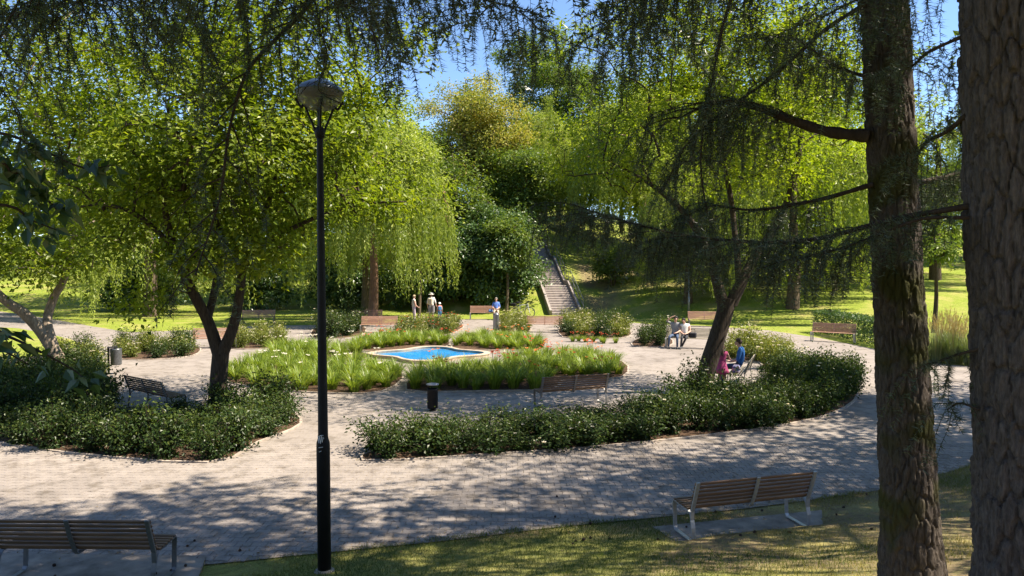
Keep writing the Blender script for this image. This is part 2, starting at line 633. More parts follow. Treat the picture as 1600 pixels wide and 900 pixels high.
M['wood'] = wood_mat('bench_wood', (0.10, 0.055, 0.030), (0.24, 0.14, 0.075))
M['wood_far'] = wood_mat('bench_wood_reddish', (0.25, 0.13, 0.085), (0.42, 0.25, 0.17))
M['wood_grey'] = wood_mat('bench_wood_weathered', (0.16, 0.14, 0.10), (0.30, 0.27, 0.20))
M['steel'] = simple('bench_steel', (0.20, 0.20, 0.20), 0.45, 0.6, 0.15)
M['steel_pale'] = simple('galvanised_steel', (0.42, 0.42, 0.41), 0.45, 0.5, 0.15)
M['black'] = simple('black_paint', (0.008, 0.008, 0.009), 0.6, 0.0, 0.3, 8, spec=0.25)
M['grey_metal'] = simple('grey_metal', (0.22, 0.23, 0.25), 0.4, 0.6, 0.2)
M['stone'] = simple('pool_rim_stone', (0.38, 0.30, 0.22), 0.8, 0, 0.3, 4, 0.2)
M['skin'] = simple('skin', (0.55, 0.33, 0.24), 0.6, 0, 0.06, 12)


def plain(name, col, rough=0.8):
    if name not in M:
        M[name] = simple(name, col, rough, 0, 0.12, 25)
    return M[name]

# ------------------------------------------------------------------ terrain
EX = [-60, -18, -8, -5.2, -3.8, -2.55, -0.84, 0.52, 1.9, 3.6, 5.93, 8.2, 14, 30, 60]
EY = [8.4, 8.5, 8.6, 8.5, 8.54, 8.87, 9.31, 9.75, 10.1, 10.55, 11.35, 12.68, 17.0, 22, 24]


def edge_y(x):
    return np.interp(x, EX, EY)


SD = Vector((-0.134, 0.991, 0))
S0 = gr(884, 492)
RUN, RISE, W = 0.34, 0.155, 1.9
FL = 12 * RUN + 1.4
ST_Y = np.array([v for k in range(4) for v in (k * FL, k * FL + 12 * RUN)] + [4 * FL])
ST_Z = np.array([v for k in range(4) for v in (k * 12 * RISE, (k + 1) * 12 * RISE)] + [4 * 12 * RISE])


def terrain(x, y):
    x = np.asarray(x, float)
    y = np.asarray(y, float)
    t = np.maximum(0, edge_y(x) - y)
    near = 0.29 * t * t / (t + 1.6)
    Y0 = np.interp(x, [-80, -25, -12, -4, 6, 10, 14, 25, 80], [62, 60, 55, 49.5, 48.4, 45, 41, 36, 34])
    S = np.interp(x, [-80, -14, -4, 6, 12, 25, 80], [0.10, 0.20, 0.38, 0.42, 0.26, 0.17, 0.15])
    u = np.maximum(0, y - Y0)
    far = S * u * u / (u + 1.5)
    far = 15 * (1 - np.exp(-far / 15))
    al = (x - S0.x) * SD.x + (y - S0.y) * SD.y
    la = np.abs((x - S0.x) * SD.y - (y - S0.y) * SD.x)
    wst = np.clip((4.2 - la) / 2.8, 0, 1)
    wst = wst * wst * (3 - 2 * wst) * np.clip(al / 1.0, 0, 1) * np.clip((26 - al) / 5, 0, 1)
    far = far * (1 - wst) + (np.interp(al, ST_Y, ST_Z) - 0.12) * wst
    und = (fbm(x * 0.7, y * 0.7, 3.0, 3) - 0.45) * 0.10
    k = np.clip(np.maximum(near, far) * 4, 0, 1)
    return -0.012 + near + far + und * k


def tz(x, y):
    return float(terrain(np.array([x]), np.array([y]))[0])


gx = np.concatenate([np.linspace(-300, -45, 18), np.linspace(-42, -12, 40), np.linspace(-11.7, 14, 110), np.linspace(14.5, 45, 60), np.linspace(50, 300, 18)])
gy = np.concatenate([np.linspace(-60, -4, 12), np.linspace(-3, 4, 20), np.linspace(4.1, 14, 100), np.linspace(14.6, 34, 14), np.linspace(34.6, 75, 70), np.linspace(78, 420, 30)])
XX, YY = np.meshgrid(gx, gy)
ZZ = terrain(XX, YY)
# the two benches of the foreground stand on level slabs
PADS = [tuple(G(*p) for p in ((1068, 857), (1286, 831), (1284, 800), (1020, 826))), tuple(G(*p) for p in ((-120, 935), (296, 940), (322, 872), (-120, 866)))]
PAD_Z = 0.03
for pad in PADS:
    c = np.mean(pad, 0)
    P = (np.array(pad) - c) * 1.12 + c
    msk = inside(np.stack([XX.ravel(), YY.ravel()], 1), P).reshape(XX.shape)
    ZZ = np.where(msk, np.minimum(ZZ, PAD_Z - 0.02), ZZ)
a = Acc()
ny, nx = XX.shape
i = (np.arange(ny - 1)[:, None] * nx + np.arange(nx - 1)[None]).ravel()
bankm = np.clip((edge_y(XX) + 0.4 - YY) * 2, 0, 1) * np.clip((fbm(XX * 0.9, YY * 0.9, 12, 4) - 0.34 + 0.07 * XX.clip(-1, 6)) * 5, 0.5, 1)
# bare earth under the willows and bushes along the far side
bankm = np.maximum(bankm, np.clip((YY - 46) / 4, 0, 1) * np.clip((62 - YY) / 4, 0, 1) * np.clip((XX - 4.6) / 1, 0, 1) * np.clip((14 - XX) / 2, 0, 1) * np.clip((fbm(XX * 0.5, YY * 0.5, 2, 3) - 0.3) * 5, 0, 1))
a.add(np.stack([XX.ravel(), YY.ravel(), ZZ.ravel()], 1), np.stack([i, i + 1, i + nx + 1, i + nx], 1), 0, bankm.ravel())
lawn = tag(a.obj('lawn', M['lawn']), 'green lawn with a bank in front and a hillside behind', kind='structure')

# ------------------------------------------------------------------ paving
ex = np.concatenate([np.linspace(-18, 14, 65), [20, 30]])
near_edge = [(x, float(edge_y(x)) + 0.02 * math.sin(x * 5)) for x in ex]
far_px = [(1520, 573), (1448, 566), (1385, 549), (1345, 541), (1280, 528), (1200, 516), (1100, 509), (1010, 506), (940, 500), (906, 494), (866, 495), (800, 499), (735, 499), (690, 500),
          (640, 504), (560, 508), (470, 508), (380, 510), (300, 516), (200, 519), (145, 510), (100, 502), (40, 492), (-20, 484)]
PAVE = near_edge + [(34, 30)] + [G(*p) for p in far_px] + [(-52, 58), (-56, 48), (-36, 36), (-28, 22), (-20, 8.5)]
a = Acc()
poly_sheet(a, PAVE, 0.0)
paving = tag(a.obj('paving', M['paving'], smooth=False), kind='structure')

# beds, traced on the ground: outline, edging width
BEDS = {
    'rose_left': [(-160, 668), (0, 692), (110, 708), (325, 723), (400, 692), (468, 663), (440, 642), (330, 643), (205, 655), (160, 625), (150, 592), (90, 583), (0, 592), (-160, 610)],
    'rose_right': [(568, 720), (800, 708), (1000, 692), (1200, 668), (1300, 646), (1338, 618), (1322, 592), (1250, 578), (1196, 590), (1196, 606), (1110, 618), (1040, 636), (950, 655), (800, 674), (640, 692)],
    'lily_front_left': [(352, 592), (405, 606), (500, 614), (596, 612), (628, 584), (560, 572), (470, 566), (400, 566)],
    'lily_back_left': [(425, 562), (570, 561), (572, 553), (520, 545), (450, 546)],
    'lily_back_mid': [(558, 546), (610, 551), (680, 547), (700, 534), (630, 529), (570, 533)],
    'lily_back_right': [(706, 546), (800, 547), (850, 545), (820, 531), (740, 528)],
    'lily_front_right': [(636, 610), (760, 611), (862, 608), (880, 594), (970, 590), (972, 566), (900, 556), (800, 562), (760, 578), (672, 580)],
    'rose_far_left': [(180, 560), (240, 562), (300, 556), (312, 545), (290, 540), (200, 542)],
    'rose_far_mid': [(362, 545), (435, 543), (446, 530), (400, 527), (366, 531)],
    'rose_behind_benches': [(490, 528), (560, 526), (566, 510), (500, 510)],
    'rose_far_centre': [(628, 530), (700, 523), (722, 508), (660, 508), (624, 516)],
    'rose_by_bin': [(782, 521), (824, 521), (824, 505), (784, 505)],
    'rose_far_right': [(880, 527), (960, 529), (986, 522), (965, 508), (885, 506)],
    'rose_couple': [(990, 541), (1045, 541), (1045, 529), (1000, 529)],
    'rose_behind_man': [(1125, 562), (1150, 545), (1222, 552), (1244, 574), (1196, 580), (1186, 566)],
    'tree_left': [(70, 575), (150, 590), (165, 570), (140, 552), (80, 556)],
}
BEDS = {k: smooth_poly([G(*p) for p in v], 3) for k, v in BEDS.items()}
ISLAND = smooth_poly([G(*p) for p in [(-160, 520), (0, 512), (70, 522), (118, 534), (112, 546), (60, 556), (0, 566), (-160, 580)]], 3)


def strip(acc, poly, w, z0, z1):
    P = np.asarray(poly)
    m = len(P)
    t = unit(np.roll(P, -1, 0) - np.roll(P, 1, 0))
    area = 0.5 * np.sum(P[:, 0] * np.roll(P[:, 1], -1) - np.roll(P[:, 0], -1) * P[:, 1])
    n = np.stack([t[:, 1], -t[:, 0]], 1) * (1 if area > 0 else -1)
    rows = [(P + n * w, z0), (P + n * w, z1), (P, z1), (P, z0)]
    v = np.concatenate([np.c_[p, np.full(m, z)] for p, z in rows])
    f = []
    for r_ in range(3):
        for i in range(m):
            k = (i + 1) % m
            q = [r_ * m + i, r_ * m + k, (r_ + 1) * m + k, (r_ + 1) * m + i]
            f.append(q if area > 0 else q[::-1])
    acc.add(v, f)


for nm, poly in BEDS.items():
    a = Acc()
    poly_sheet(a, [tuple(p) for p in poly], 0.026)
    bed = tag(a.obj('flower_bed', M['soil'], smooth=False), kind='structure')
    a = Acc()
    strip(a, poly, 0.06, -0.01, 0.034)
    a.obj('edging', M['concrete'], bed, smooth=False)
a = Acc()
poly_sheet(a, [tuple(p) for p in ISLAND], 0.03)
a.t = [t * 0 for t in a.t]
tag(a.obj('lawn', M['lawn'], smooth=False), kind='structure')
for pad in PADS:
    a = Acc()
    c = np.mean(pad, 0)
    v = [(p[0], p[1], z) for z in (-0.03, PAD_Z) for p in pad]
    a.add(v, [[0, 1, 5, 4], [1, 2, 6, 5], [2, 3, 7, 6], [3, 0, 4, 7], [4, 5, 6, 7]])
    tag(a.obj('bench_slab', M['slab'], smooth=False), kind='structure')

# near pavers: interlocking double-T stones laid one by one
PL, PH = 0.2, 0.145
Y1 = 14.4
gq = np.array([-.5, -.34, -.16, .16, .34, .5])
gv = np.array([1, 1, -1, -1, 1, 1.0]) * 0.0085
gap, top = 0.0025, 0.009


def paver_rings():
    up = [(x * PL * (1 - 2 * gap / PL), PH / 2 + g - gap) for x, g in zip(gq, gv)]
    out = up[::-1] + [(x, -y) for x, y in up]
    return np.array(out)


ring = paver_rings()
nr = len(ring)
sh = ring * np.array([1 - 0.009 / PL, 1 - 0.012 / PH])
pv = np.concatenate([np.c_[ring, np.full(nr, -top)], np.c_[sh, np.zeros(nr)]])
pf4 = []
for s in range(1):
    for i in range(nr):
        k = (i + 1) % nr
        pf4.append([s * nr + i, s * nr + k, (s + 1) * nr + k, (s + 1) * nr + i])
area = 0.5 * np.sum(ring[:, 0] * np.roll(ring[:, 1], -1) - np.roll(ring[:, 0], -1) * ring[:, 1])
ftop = [nr + i for i in range(nr)]
if area < 0:
    pf4 = [f[::-1] for f in pf4]
    ftop = ftop[::-1]
rows = np.arange(int(8.2 / PH), int(Y1 / PH))
cen = []
for r_ in rows:
    y = r_ * PH
    w = 0.74 * y + 1.2
    k = np.arange(int(-w / PL) - 1, int(w / PL) + 2)
    cen.append(np.c_[(k + 0.5 * (r_ % 2)) * PL, np.full(len(k), y)])
cen = np.concatenate(cen)
ok = inside(cen, PAVE) & (cen[:, 1] > edge_y(cen[:, 0]) + 0.05)
for poly in BEDS.values():
    c = poly.mean(0)
    ok &= ~inside(cen, (poly - c) * 1.02 + c)
for pad in PADS:
    ok &= ~inside(cen, pad)
cen = cen[ok]
rng = np.random.default_rng(5)
pr = rng.normal(0, 0.0012, len(cen))
# the stones that show largest in the picture, clear of the benches and the lamp
prx = 800 + FPX * cen[:, 0] / cen[:, 1]
infr = (prx > 10) & (prx < 1590)
near = np.argsort(np.where(infr, cen[:, 1], 99))[:300]
me_acc = Acc()
me_acc.add(pv, pf4)
me_acc.add(pv, [ftop])
pm = me_acc.mesh('paver', M['paver'], False)
hero = np.zeros(len(cen), bool)
hero[near] = True
for i in near:
    link('paver', pm, paving, (cen[i, 0], cen[i, 1], 0.013 + pr[i]), rng.normal(0, 0.006))
a = Acc()
rest = np.where(~hero)[0]
V = (pv[None] + np.c_[cen[rest], 0.013 + pr[rest]][:, None, :]).reshape(-1, 3)
off = np.arange(len(rest))[:, None, None] * len(pv)
tt = np.repeat(rng.random(len(rest)), len(pv))
a.add(V, (np.array(pf4)[None] + off).reshape(-1, 4), 0, tt)
nbase = a.n - len(V)
a.f.append(((np.array([ftop])[None] + off).reshape(-1, nr), 0))
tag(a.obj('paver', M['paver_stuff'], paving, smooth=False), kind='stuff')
# sand bed in the joints under those stones
a = Acc()
jp = [(x, float(edge_y(x)) - 0.03) for x in np.linspace(-12.5, 13.5, 60)] 
jp = [(x, min(y, Y1 - 0.1)) for x, y in jp if y < Y1 - 0.12] + [(12.0, Y1 - 0.11), (-12.5, Y1 - 0.11)]
poly_sheet(a, jp, 0.004)
tag(a.obj('joint_sand', M['joint'], smooth=False), kind='structure')

# ------------------------------------------------------------------ fountain pool
pc = gr(670, 556)
pool = empty('fountain_pool', (pc.x, pc.y, 0), 0, 'lobed stone fountain pool with bright blue basin amid the daylily beds', 'fountain')


def lobes(r, n=72):
    th = np.linspace(0, 2 * math.pi, n, endpoint=False)
    rr = 0.83 * r * (1 + 0.17 * np.cos(4 * th) ** 1) * np.where(np.abs(np.cos(4 * th)) > 2, 1, 1)
    return np.stack([rr * np.cos(th) * 1.08, rr * np.sin(th) * 1.0], 1)


o1, i1 = lobes(2.25), lobes(1.88)
n_ = len(o1)
a = Acc()
prof = [(o1, 0.0), (o1, 0.08), (lobes(2.27), 0.09), (lobes(2.27), 0.125), (lobes(2.25), 0.135), (lobes(2.07), 0.135), (lobes(2.04), 0.125), (lobes(2.04), 0.10), (lobes(2.05), 0.09), (lobes(2.05), 0.0)]
V = np.concatenate([np.c_[p, np.full(n_, z)] for p, z in prof])
f = []
for s in range(len(prof) - 1):
    for i in range(n_):
        k = (i + 1) % n_
        f.append([s * n_ + i, s * n_ + k, (s + 1) * n_ + k, (s + 1) * n_ + i])
a.add(V, f)
a.obj('rim', M['stone'], pool, smooth=False)
m, nt, b = new_mat('basin_blue_paint')
g = N(nt, 'ShaderNodeTexCoord')
n1 = noise_node(nt, 1.3, 4, 0.6, g.outputs['Object'])
nt.links.new(ramp(nt, n1.outputs[0], [(0.3, (0.012, 0.19, 0.50)), (0.45, (0.02, 0.30, 0.70)), (0.75, (0.06, 0.42, 0.78))]).outputs[0], b.inputs['Base Color'])
b.inputs['Roughness'].default_value = 0.35
a = Acc()
ib = lobes(2.08)
poly_sheet(a, [tuple(p) for p in ib], 0.03)
basin = a.obj('basin', m, pool, smooth=False)
m, nt, b = new_mat('pool_water')
nt.nodes.remove(b)
tr, gl, mx, fr = N(nt, 'ShaderNodeBsdfTransparent'), N(nt, 'ShaderNodeBsdfGlossy'), N(nt, 'ShaderNodeMixShader'), N(nt, 'ShaderNodeFresnel')
tr.inputs[0].default_value = (0.82, 0.93, 0.98, 1)
gl.inputs['Roughness'].default_value = 0.06
fr.inputs[0].default_value = 1.33
nz = noise_node(nt, 3, 2)
bp = N(nt, 'ShaderNodeBump')
bp.inputs['Strength'].default_value = 0.2
nt.links.new(nz.outputs[0], bp.inputs['Height'])
nt.links.new(bp.outputs[0], gl.inputs['Normal'])
nt.links.new(fr.outputs[0], mx.inputs[0])
nt.links.new(tr.outputs[0], mx.inputs[1])
nt.links.new(gl.outputs[0], mx.inputs[2])
nt.links.new(mx.outputs[0], nt.nodes['Material Output'].inputs['Surface'])
a = Acc()
poly_sheet(a, [tuple(p) for p in lobes(2.06)], 0.075)
a.obj('water', m, pool, smooth=False)
# ------------------------------------------------------------------ stairs up the hillside
s0 = S0
stairs = empty('park_staircase', (s0.x, s0.y, 0), math.atan2(-SD.x, SD.y), 'long outdoor staircase climbing the grassy hillside behind the plaza', 'staircase')
M['step'] = simple('step_concrete', (0.29, 0.25, 0.225), 0.9, 0, 0.25, 5)
M['step_edge'] = simple('step_edge_concrete', (0.25, 0.22, 0.20), 0.9, 0, 0.25, 5)
sy, sz = 0.0, 0.0
sa = Acc()
bbox(sa, (0, RUN / 2 + 0.03, -0.4), (W, RUN + 0.06, 0.8), 0.02)
step_me = sa.mesh('step', M['step'], False)
prof_pts = [(0.0, 0.0)]
for fl in range(4):
    for k in range(12):
        sz += RISE
        link('step', step_me, stairs, (0, sy, sz))
        sy += RUN
    prof_pts.append((sy, sz))
    sa = Acc()
    bbox(sa, (0, 0.75, -0.4), (W, 1.5, 0.8), 0.02)
    sa.obj('landing', M['step_edge'], stairs, smooth=False, loc=(0, sy, sz - 0.01))
    sy += 1.4
    prof_pts.append((sy, sz))
for s in (-1, 1):
    a = Acc()
    pts = [(s * (W / 2 + 0.09), y, z + 0.10) for y, z in prof_pts]
    bar(a, pts, 0.16, 0.5, (1, 0, 0))
    a.obj('stringer', M['step_edge'], stairs, smooth=False)
rail = empty('stair_railing', (s0.x, s0.y, 0), math.atan2(-SD.x, SD.y), 'slender grey metal handrail along the right side of the hillside staircase', 'railing')
for h in (0.95, 0.5):
    a = Acc()
    tube(a, [(W / 2 + 0.28, y, z + h + 0.1) for y, z in prof_pts], 0.025, 6)
    a.obj('rail', M['grey_metal'], rail)
ys = np.array([p[0] for p in prof_pts])
zs = np.array([p[1] for p in prof_pts])
a = Acc()
tube(a, [(0, 0, -0.4), (0, 0, 1.03)], 0.022, 6)
pme = a.mesh('post', M['grey_metal'])
for y in np.arange(0.1, ys[-1], 1.55):
    link('post', pme, rail, (W / 2 + 0.28, y, float(np.interp(y, ys, zs))))

# ------------------------------------------------------------------ vegetation generators
def leaves(acc, pos, dirs, nrm, L, W, mat=0, tint=0.5, fold=0.18):
    pos = np.asarray(pos, float)
    n = len(pos)
    if n == 0:
        return
    dirs = unit(dirs)
    side = unit(np.cross(nrm, dirs))
    up = np.cross(dirs, side)
    L = np.broadcast_to(np.asarray(L, float), (n,))[:, None]
    W = np.broadcast_to(np.asarray(W, float), (n,))[:, None]
    mid = pos + dirs * L * 0.42 + up * W * fold
    v = np.stack([pos, mid + side * W / 2, pos + dirs * L - up * W * fold, mid - side * W / 2], 1).reshape(-1, 3)
    b = np.arange(n)[:, None] * 4
    f = np.concatenate([b + np.array([[0, 1, 2]]), b + np.array([[0, 2, 3]])])
    t = np.broadcast_to(np.asarray(tint, float), (n,))
    acc.add(v, f, mat, np.repeat(t, 4))


def rand_dirs(rng, n, up=0.0):
    d = rng.normal(size=(n, 3))
    d[:, 2] += up
    return unit(d)


def cluster_points(rng, lobes_, n, bias=0.45, sub=5):
    """leaf clusters gathered on limb ends: a few clusters around each of n/sub centres"""
    w = np.array([r[0] * r[1] * r[2] for c, r in lobes_])
    w = w / w.sum()
    out = []
    for k in rng.choice(len(lobes_), max(1, n // sub), p=w):
        c, r = lobes_[k]
        d = unit(rng.normal(size=3))
        m = np.asarray(c) + d * (rng.random() ** bias) * np.asarray(r)
        s_ = 0.16 * float(np.mean(r)) + 0.2
        out.append(m + rng.normal(size=(sub, 3)) * s_ * np.array([1, 1, 0.45]))
    return np.concatenate(out)


def grow(acc, clusters, lines, rng, tipr=0.012, expo=0.46, mat=0, upw=0.6, sides=5, maxr=0.09):
    """limbs from the given trunk lines out to every cluster; radii follow the number of tips carried"""
    pos, par, cnt, istrunk = [], [], [], []
    for pts in lines:
        for i, p in enumerate(pts):
            pos.append(np.asarray(p, float))
            par.append(len(pos) - 2 if i else -1)
            cnt.append(0)
            istrunk.append(True)
    T = np.array(pos)
    order = np.argsort([np.min(np.linalg.norm(T - c, axis=1)) for c in clusters])
    paths = []
    arr = np.zeros((len(pos) + 4 * len(clusters), 3))
    arr[:len(pos)] = T
    nn = len(pos)
    for ci in order:
        c = clusters[ci]
        d = np.linalg.norm(arr[:nn] - c, axis=1) + upw * np.maximum(0, arr[:nn, 2] - c[2] + 0.2)
        j = int(np.argmin(d))
        p = arr[j]
        dist = np.linalg.norm(c - p)
        m1 = p + (c - p) * 0.36 + rng.normal(0, 0.09 * dist, 3) + np.array([0, 0, 0.10 * dist])
        m2 = p + (c - p) * 0.70 + rng.normal(0, 0.07 * dist, 3) + np.array([0, 0, 0.08 * dist])
        idx = [j]
        for q in (m1, m2, c):
            arr[nn] = q
            par.append(idx[-1])
            cnt.append(0)
            istrunk.append(False)
            idx.append(nn)
            nn += 1
        paths.append(idx)
    for p in paths:
        k = p[-1]
        while k >= 0 and not istrunk[k]:
            cnt[k] += 1
            k = par[k]
    for p in paths:
        r = [min(maxr, tipr * max(1, cnt[k]) ** expo) for k in p]
        r[0] = r[1] if istrunk[p[0]] else min(r[0], r[1] * 1.25)
        r[3] = tipr * 0.6
        pts = curve([arr[k] for k in p], 2)
        rr = np.interp(np.linspace(0, 3, len(pts)), [0, 1, 2, 3], r)
        tube(acc, pts, rr, sides, mat, 0.5, cap=False)


def crown_leaves(acc, clusters, center, rng, per, sig, L, W, mat=0, up=0.7, tint_bias=0.0, flat=0.6, spread=0.2):
    n = len(clusters)
    off = rng.normal(size=(n, per, 3)) * np.array([1, 1, flat]) * (sig * rng.uniform(0.7, 1.3, (n, 1, 1)))
    P = (clusters[:, None, :] + off)
    out = unit(P - np.asarray(center))
    nr_ = unit(out * 0.5 + np.array([0, 0, up]) + rng.normal(0, 0.55, P.shape))
    d = unit(unit(off + 1e-6) * 0.7 + rng.normal(0, 0.5, P.shape) + np.array([0, 0, -0.25]))
    d = unit(d - nr_ * np.sum(d * nr_, -1, keepdims=True))
    ct = rng.normal(0.5 + tint_bias, 0.15, (n, 1)) + rng.normal(0, spread, (n, per))
    s = rng.uniform(0.65, 1.25, (n, per))
    leaves(acc, P.reshape(-1, 3), d.reshape(-1, 3), nr_.reshape(-1, 3), (L * s).ravel(), (W * s).ravel(), mat, np.clip(ct, 0, 1).ravel())


def bend(p, q, n, rng, k=0.08):
    p, q = np.asarray(p, float), np.asarray(q, float)
    d = np.linalg.norm(q - p)
    pts = [p + (q - p) * t + (rng.normal(0, k * d / 3, 3) if 0 < t < 1 else 0) for t in np.linspace(0, 1, n)]
    return curve(pts, 3)


def broadleaf(name, label, base, lines, lobes_, n, per, sig, L, W, leafm, barkm, seed, group=None, tipr=0.012, maxr=0.09, sides=5, trunk_n=12, bias=0.45, tb=0.0, upw=0.6, expo=0.46, flat=0.6):
    """lines: [(points, radii)] in world space; lobes in world space"""
    rng = np.random.default_rng(seed)
    base = np.asarray(base, float)
    root = empty(name, tuple(base), 0, label, 'tree', group)
    a = Acc()
    ll = []
    for pts, rad in lines:
        P = curve([np.asarray(tuple(p), float) - base for p in pts], 5)
        rr = np.interp(np.linspace(0, 1, len(P)), np.linspace(0, 1, len(rad)), rad)
        tube(a, P, rr, trunk_n)
        ll.append(P[len(P) // 3:] if len(lines) > 1 else P[len(P) // 2:])
    lb = [(np.asarray(c, float) - base, r) for c, r in lobes_]
    C = cluster_points(rng, lb, n, bias)
    grow(a, C, ll, rng, tipr, expo, 0, upw, sides, maxr)
    a.obj('trunk', M[barkm], root)
    cen = np.mean([c for c, r in lb], 0)
    a = Acc()
    crown_leaves(a, C, cen - np.array([0, 0, 1.0]), rng, per, sig, L, W, 0, tint_bias=tb, flat=flat)
    a.obj('crown', M[leafm], root, smooth=False)
    return root


def auto_tree(name, label, x, y, h, r, leafm, barkm, seed, n=260, per=90, sig=0.55, L=0.26, W=0.13, low=0.25, tr=0.22, group=None, lob=6, tb=0.0):
    rng = np.random.default_rng(seed + 100)
    z = tz(x, y)
    base = np.array([x, y, z - 0.15])
    zc = z + h * (low + 1) / 2
    hh = h * (1 - low) / 2
    lines = [([base, base + [0.1, 0, h * 0.3], base + [rng.normal(0, .3), rng.normal(0, .3), h * 0.62], base + [rng.normal(0, .4), 0, h * 0.9]], [tr * 1.25, tr * 0.9, tr * 0.6, tr * 0.15])]
    lo = [((x, y, zc), (r * 0.72, r * 0.72, hh * 0.95))]
    for k in range(lob):
        an = k * 2.4 + rng.random()
        q = rng.uniform(-0.6, 0.65)
        lo.append(((x + math.cos(an) * r * 0.62, y + math.sin(an) * r * 0.62, zc + q * hh), (r * 0.5, r * 0.5, hh * 0.36)))
    return broadleaf(name, label, base, lines, lo, n, per, sig, L, W, leafm, barkm, seed, group, tipr=0.02, maxr=tr * 0.5, sides=4, trunk_n=9, tb=tb)


def willow(name, label, x, y, h, r, seed, strands=420, low=(0.4, 3.0), leafm='leaf_willow', barkm='bark_mid', tr=0.3, L=0.22, W=0.05, group=None, step=0.11, top=200, tb=0.0, lean=0.0):
    rng = np.random.default_rng(seed)
    z = tz(x, y)
    base = np.array([x, y, z - 0.15])
    root = empty(name, tuple(base), 0, label, 'tree', group)
    a = Acc()
    tp = curve([(0, 0, 0), (0.1, 0, h * 0.25), (lean * 0.5, 0.1, h * 0.5), (lean, 0, h * 0.8)], 4)
    tube(a, tp, np.linspace(tr * 1.2, tr * 0.4, len(tp)), 10)
    nb = max(12, strands // 9)
    bth, brr = rng.uniform(0, 2 * math.pi, nb), r * rng.random(nb) ** 0.5
    bz, btint = rng.normal(0, 0.55, nb), rng.normal(0, 0.13, nb)
    kb = rng.integers(nb, size=strands)
    th = bth[kb] + rng.normal(0, 0.28, strands) / np.maximum(brr[kb], 0.6)
    rr = np.abs(brr[kb] + rng.normal(0, 0.28, strands))
    zt = h * (0.55 + 0.42 * np.sqrt(np.maximum(0, 1 - (rr / r) ** 2))) + bz[kb] + rng.normal(0, 0.25, strands)
    bend_ = rng.uniform(0, 1, nb)
    S = np.stack([rr * np.cos(th) + lean * 0.5, rr * np.sin(th), zt], 1)
    Ct = S[rng.choice(strands, min(110, strands), replace=False)] - [0, 0, 0.25]
    grow(a, Ct, [tp[len(tp) // 3:]], rng, 0.02, 0.45, 0, 0.8, 4, tr * 0.5)
    a.obj('trunk', M[barkm], root)
    a = Acc()
    pos, dr, tn = [], [], []
    for si, s in enumerate(S):
        lo_ = low[0] + (low[1] - low[0]) * (0.7 * bend_[kb[si]] + 0.3 * rng.random())
        end = lo_ if math.hypot(s[0], s[1]) > r * 0.45 else rng.uniform(h * 0.3, h * 0.55)
        ln = max(0.8, min(s[2] - end, rng.uniform(0.35, 0.75) * h))
        m = int(ln / step)
        out = unit(np.array([s[0], s[1], 0.0]) + 1e-6)
        t = np.linspace(0, 1, m)
        P = s + out * (0.5 * np.sqrt(t)[:, None]) - np.array([0, 0, 1.0]) * (ln * t)[:, None] + rng.normal(0, 0.035, (m, 3))
        pos.append(np.repeat(P, 2, 0))
        d = rng.normal(0, 0.45, (2 * m, 3)) + np.array([0, 0, -1.0])
        dr.append(d)
        tn.append(np.clip(btint[kb[si]] + rng.normal(0.5 + tb, 0.08) + rng.normal(0, 0.16, 2 * m), 0, 1))
    pos, dr, tn = np.concatenate(pos), unit(np.concatenate(dr)), np.concatenate(tn)
    nr_ = rand_dirs(rng, len(pos))
    leaves(a, pos, dr, nr_, L * rng.uniform(0.7, 1.2, len(pos)), W * rng.uniform(0.8, 1.3, len(pos)), 0, tn)
    if top:
        C = S[rng.choice(strands, min(strands, top), replace=False)]
        crown_leaves(a, C, (0, 0, h * 0.5), rng, 45, 0.4, L * 1.0, W * 1.7, 0, tint_bias=tb + 0.1)
    a.obj('crown', M[leafm], root, smooth=False)
    return root


def needles_on(pts, per_m, rng, nl, back=0.35):
    """needle positions and directions along a polyline"""
    pts = np.asarray(pts)
    seg = np.linalg.norm(np.diff(pts, axis=0), axis=1)
    L = seg.sum()
    n = max(2, int(L * per_m))
    s = rng.random(n) * L
    cs = np.concatenate([[0], np.cumsum(seg)])
    k = np.clip(np.searchsorted(cs, s) - 1, 0, len(seg) - 1)
    f = ((s - cs[k]) / np.maximum(seg[k], 1e-6))[:, None]
    P = pts[k] * (1 - f) + pts[k + 1] * f
    t = unit(pts[k + 1] - pts[k])
    q = rng.normal(size=(n, 3))
    q = unit(q - t * np.sum(q * t, 1, keepdims=True))
    return P, unit(q + t * back * rng.uniform(0, 2, (n, 1)))


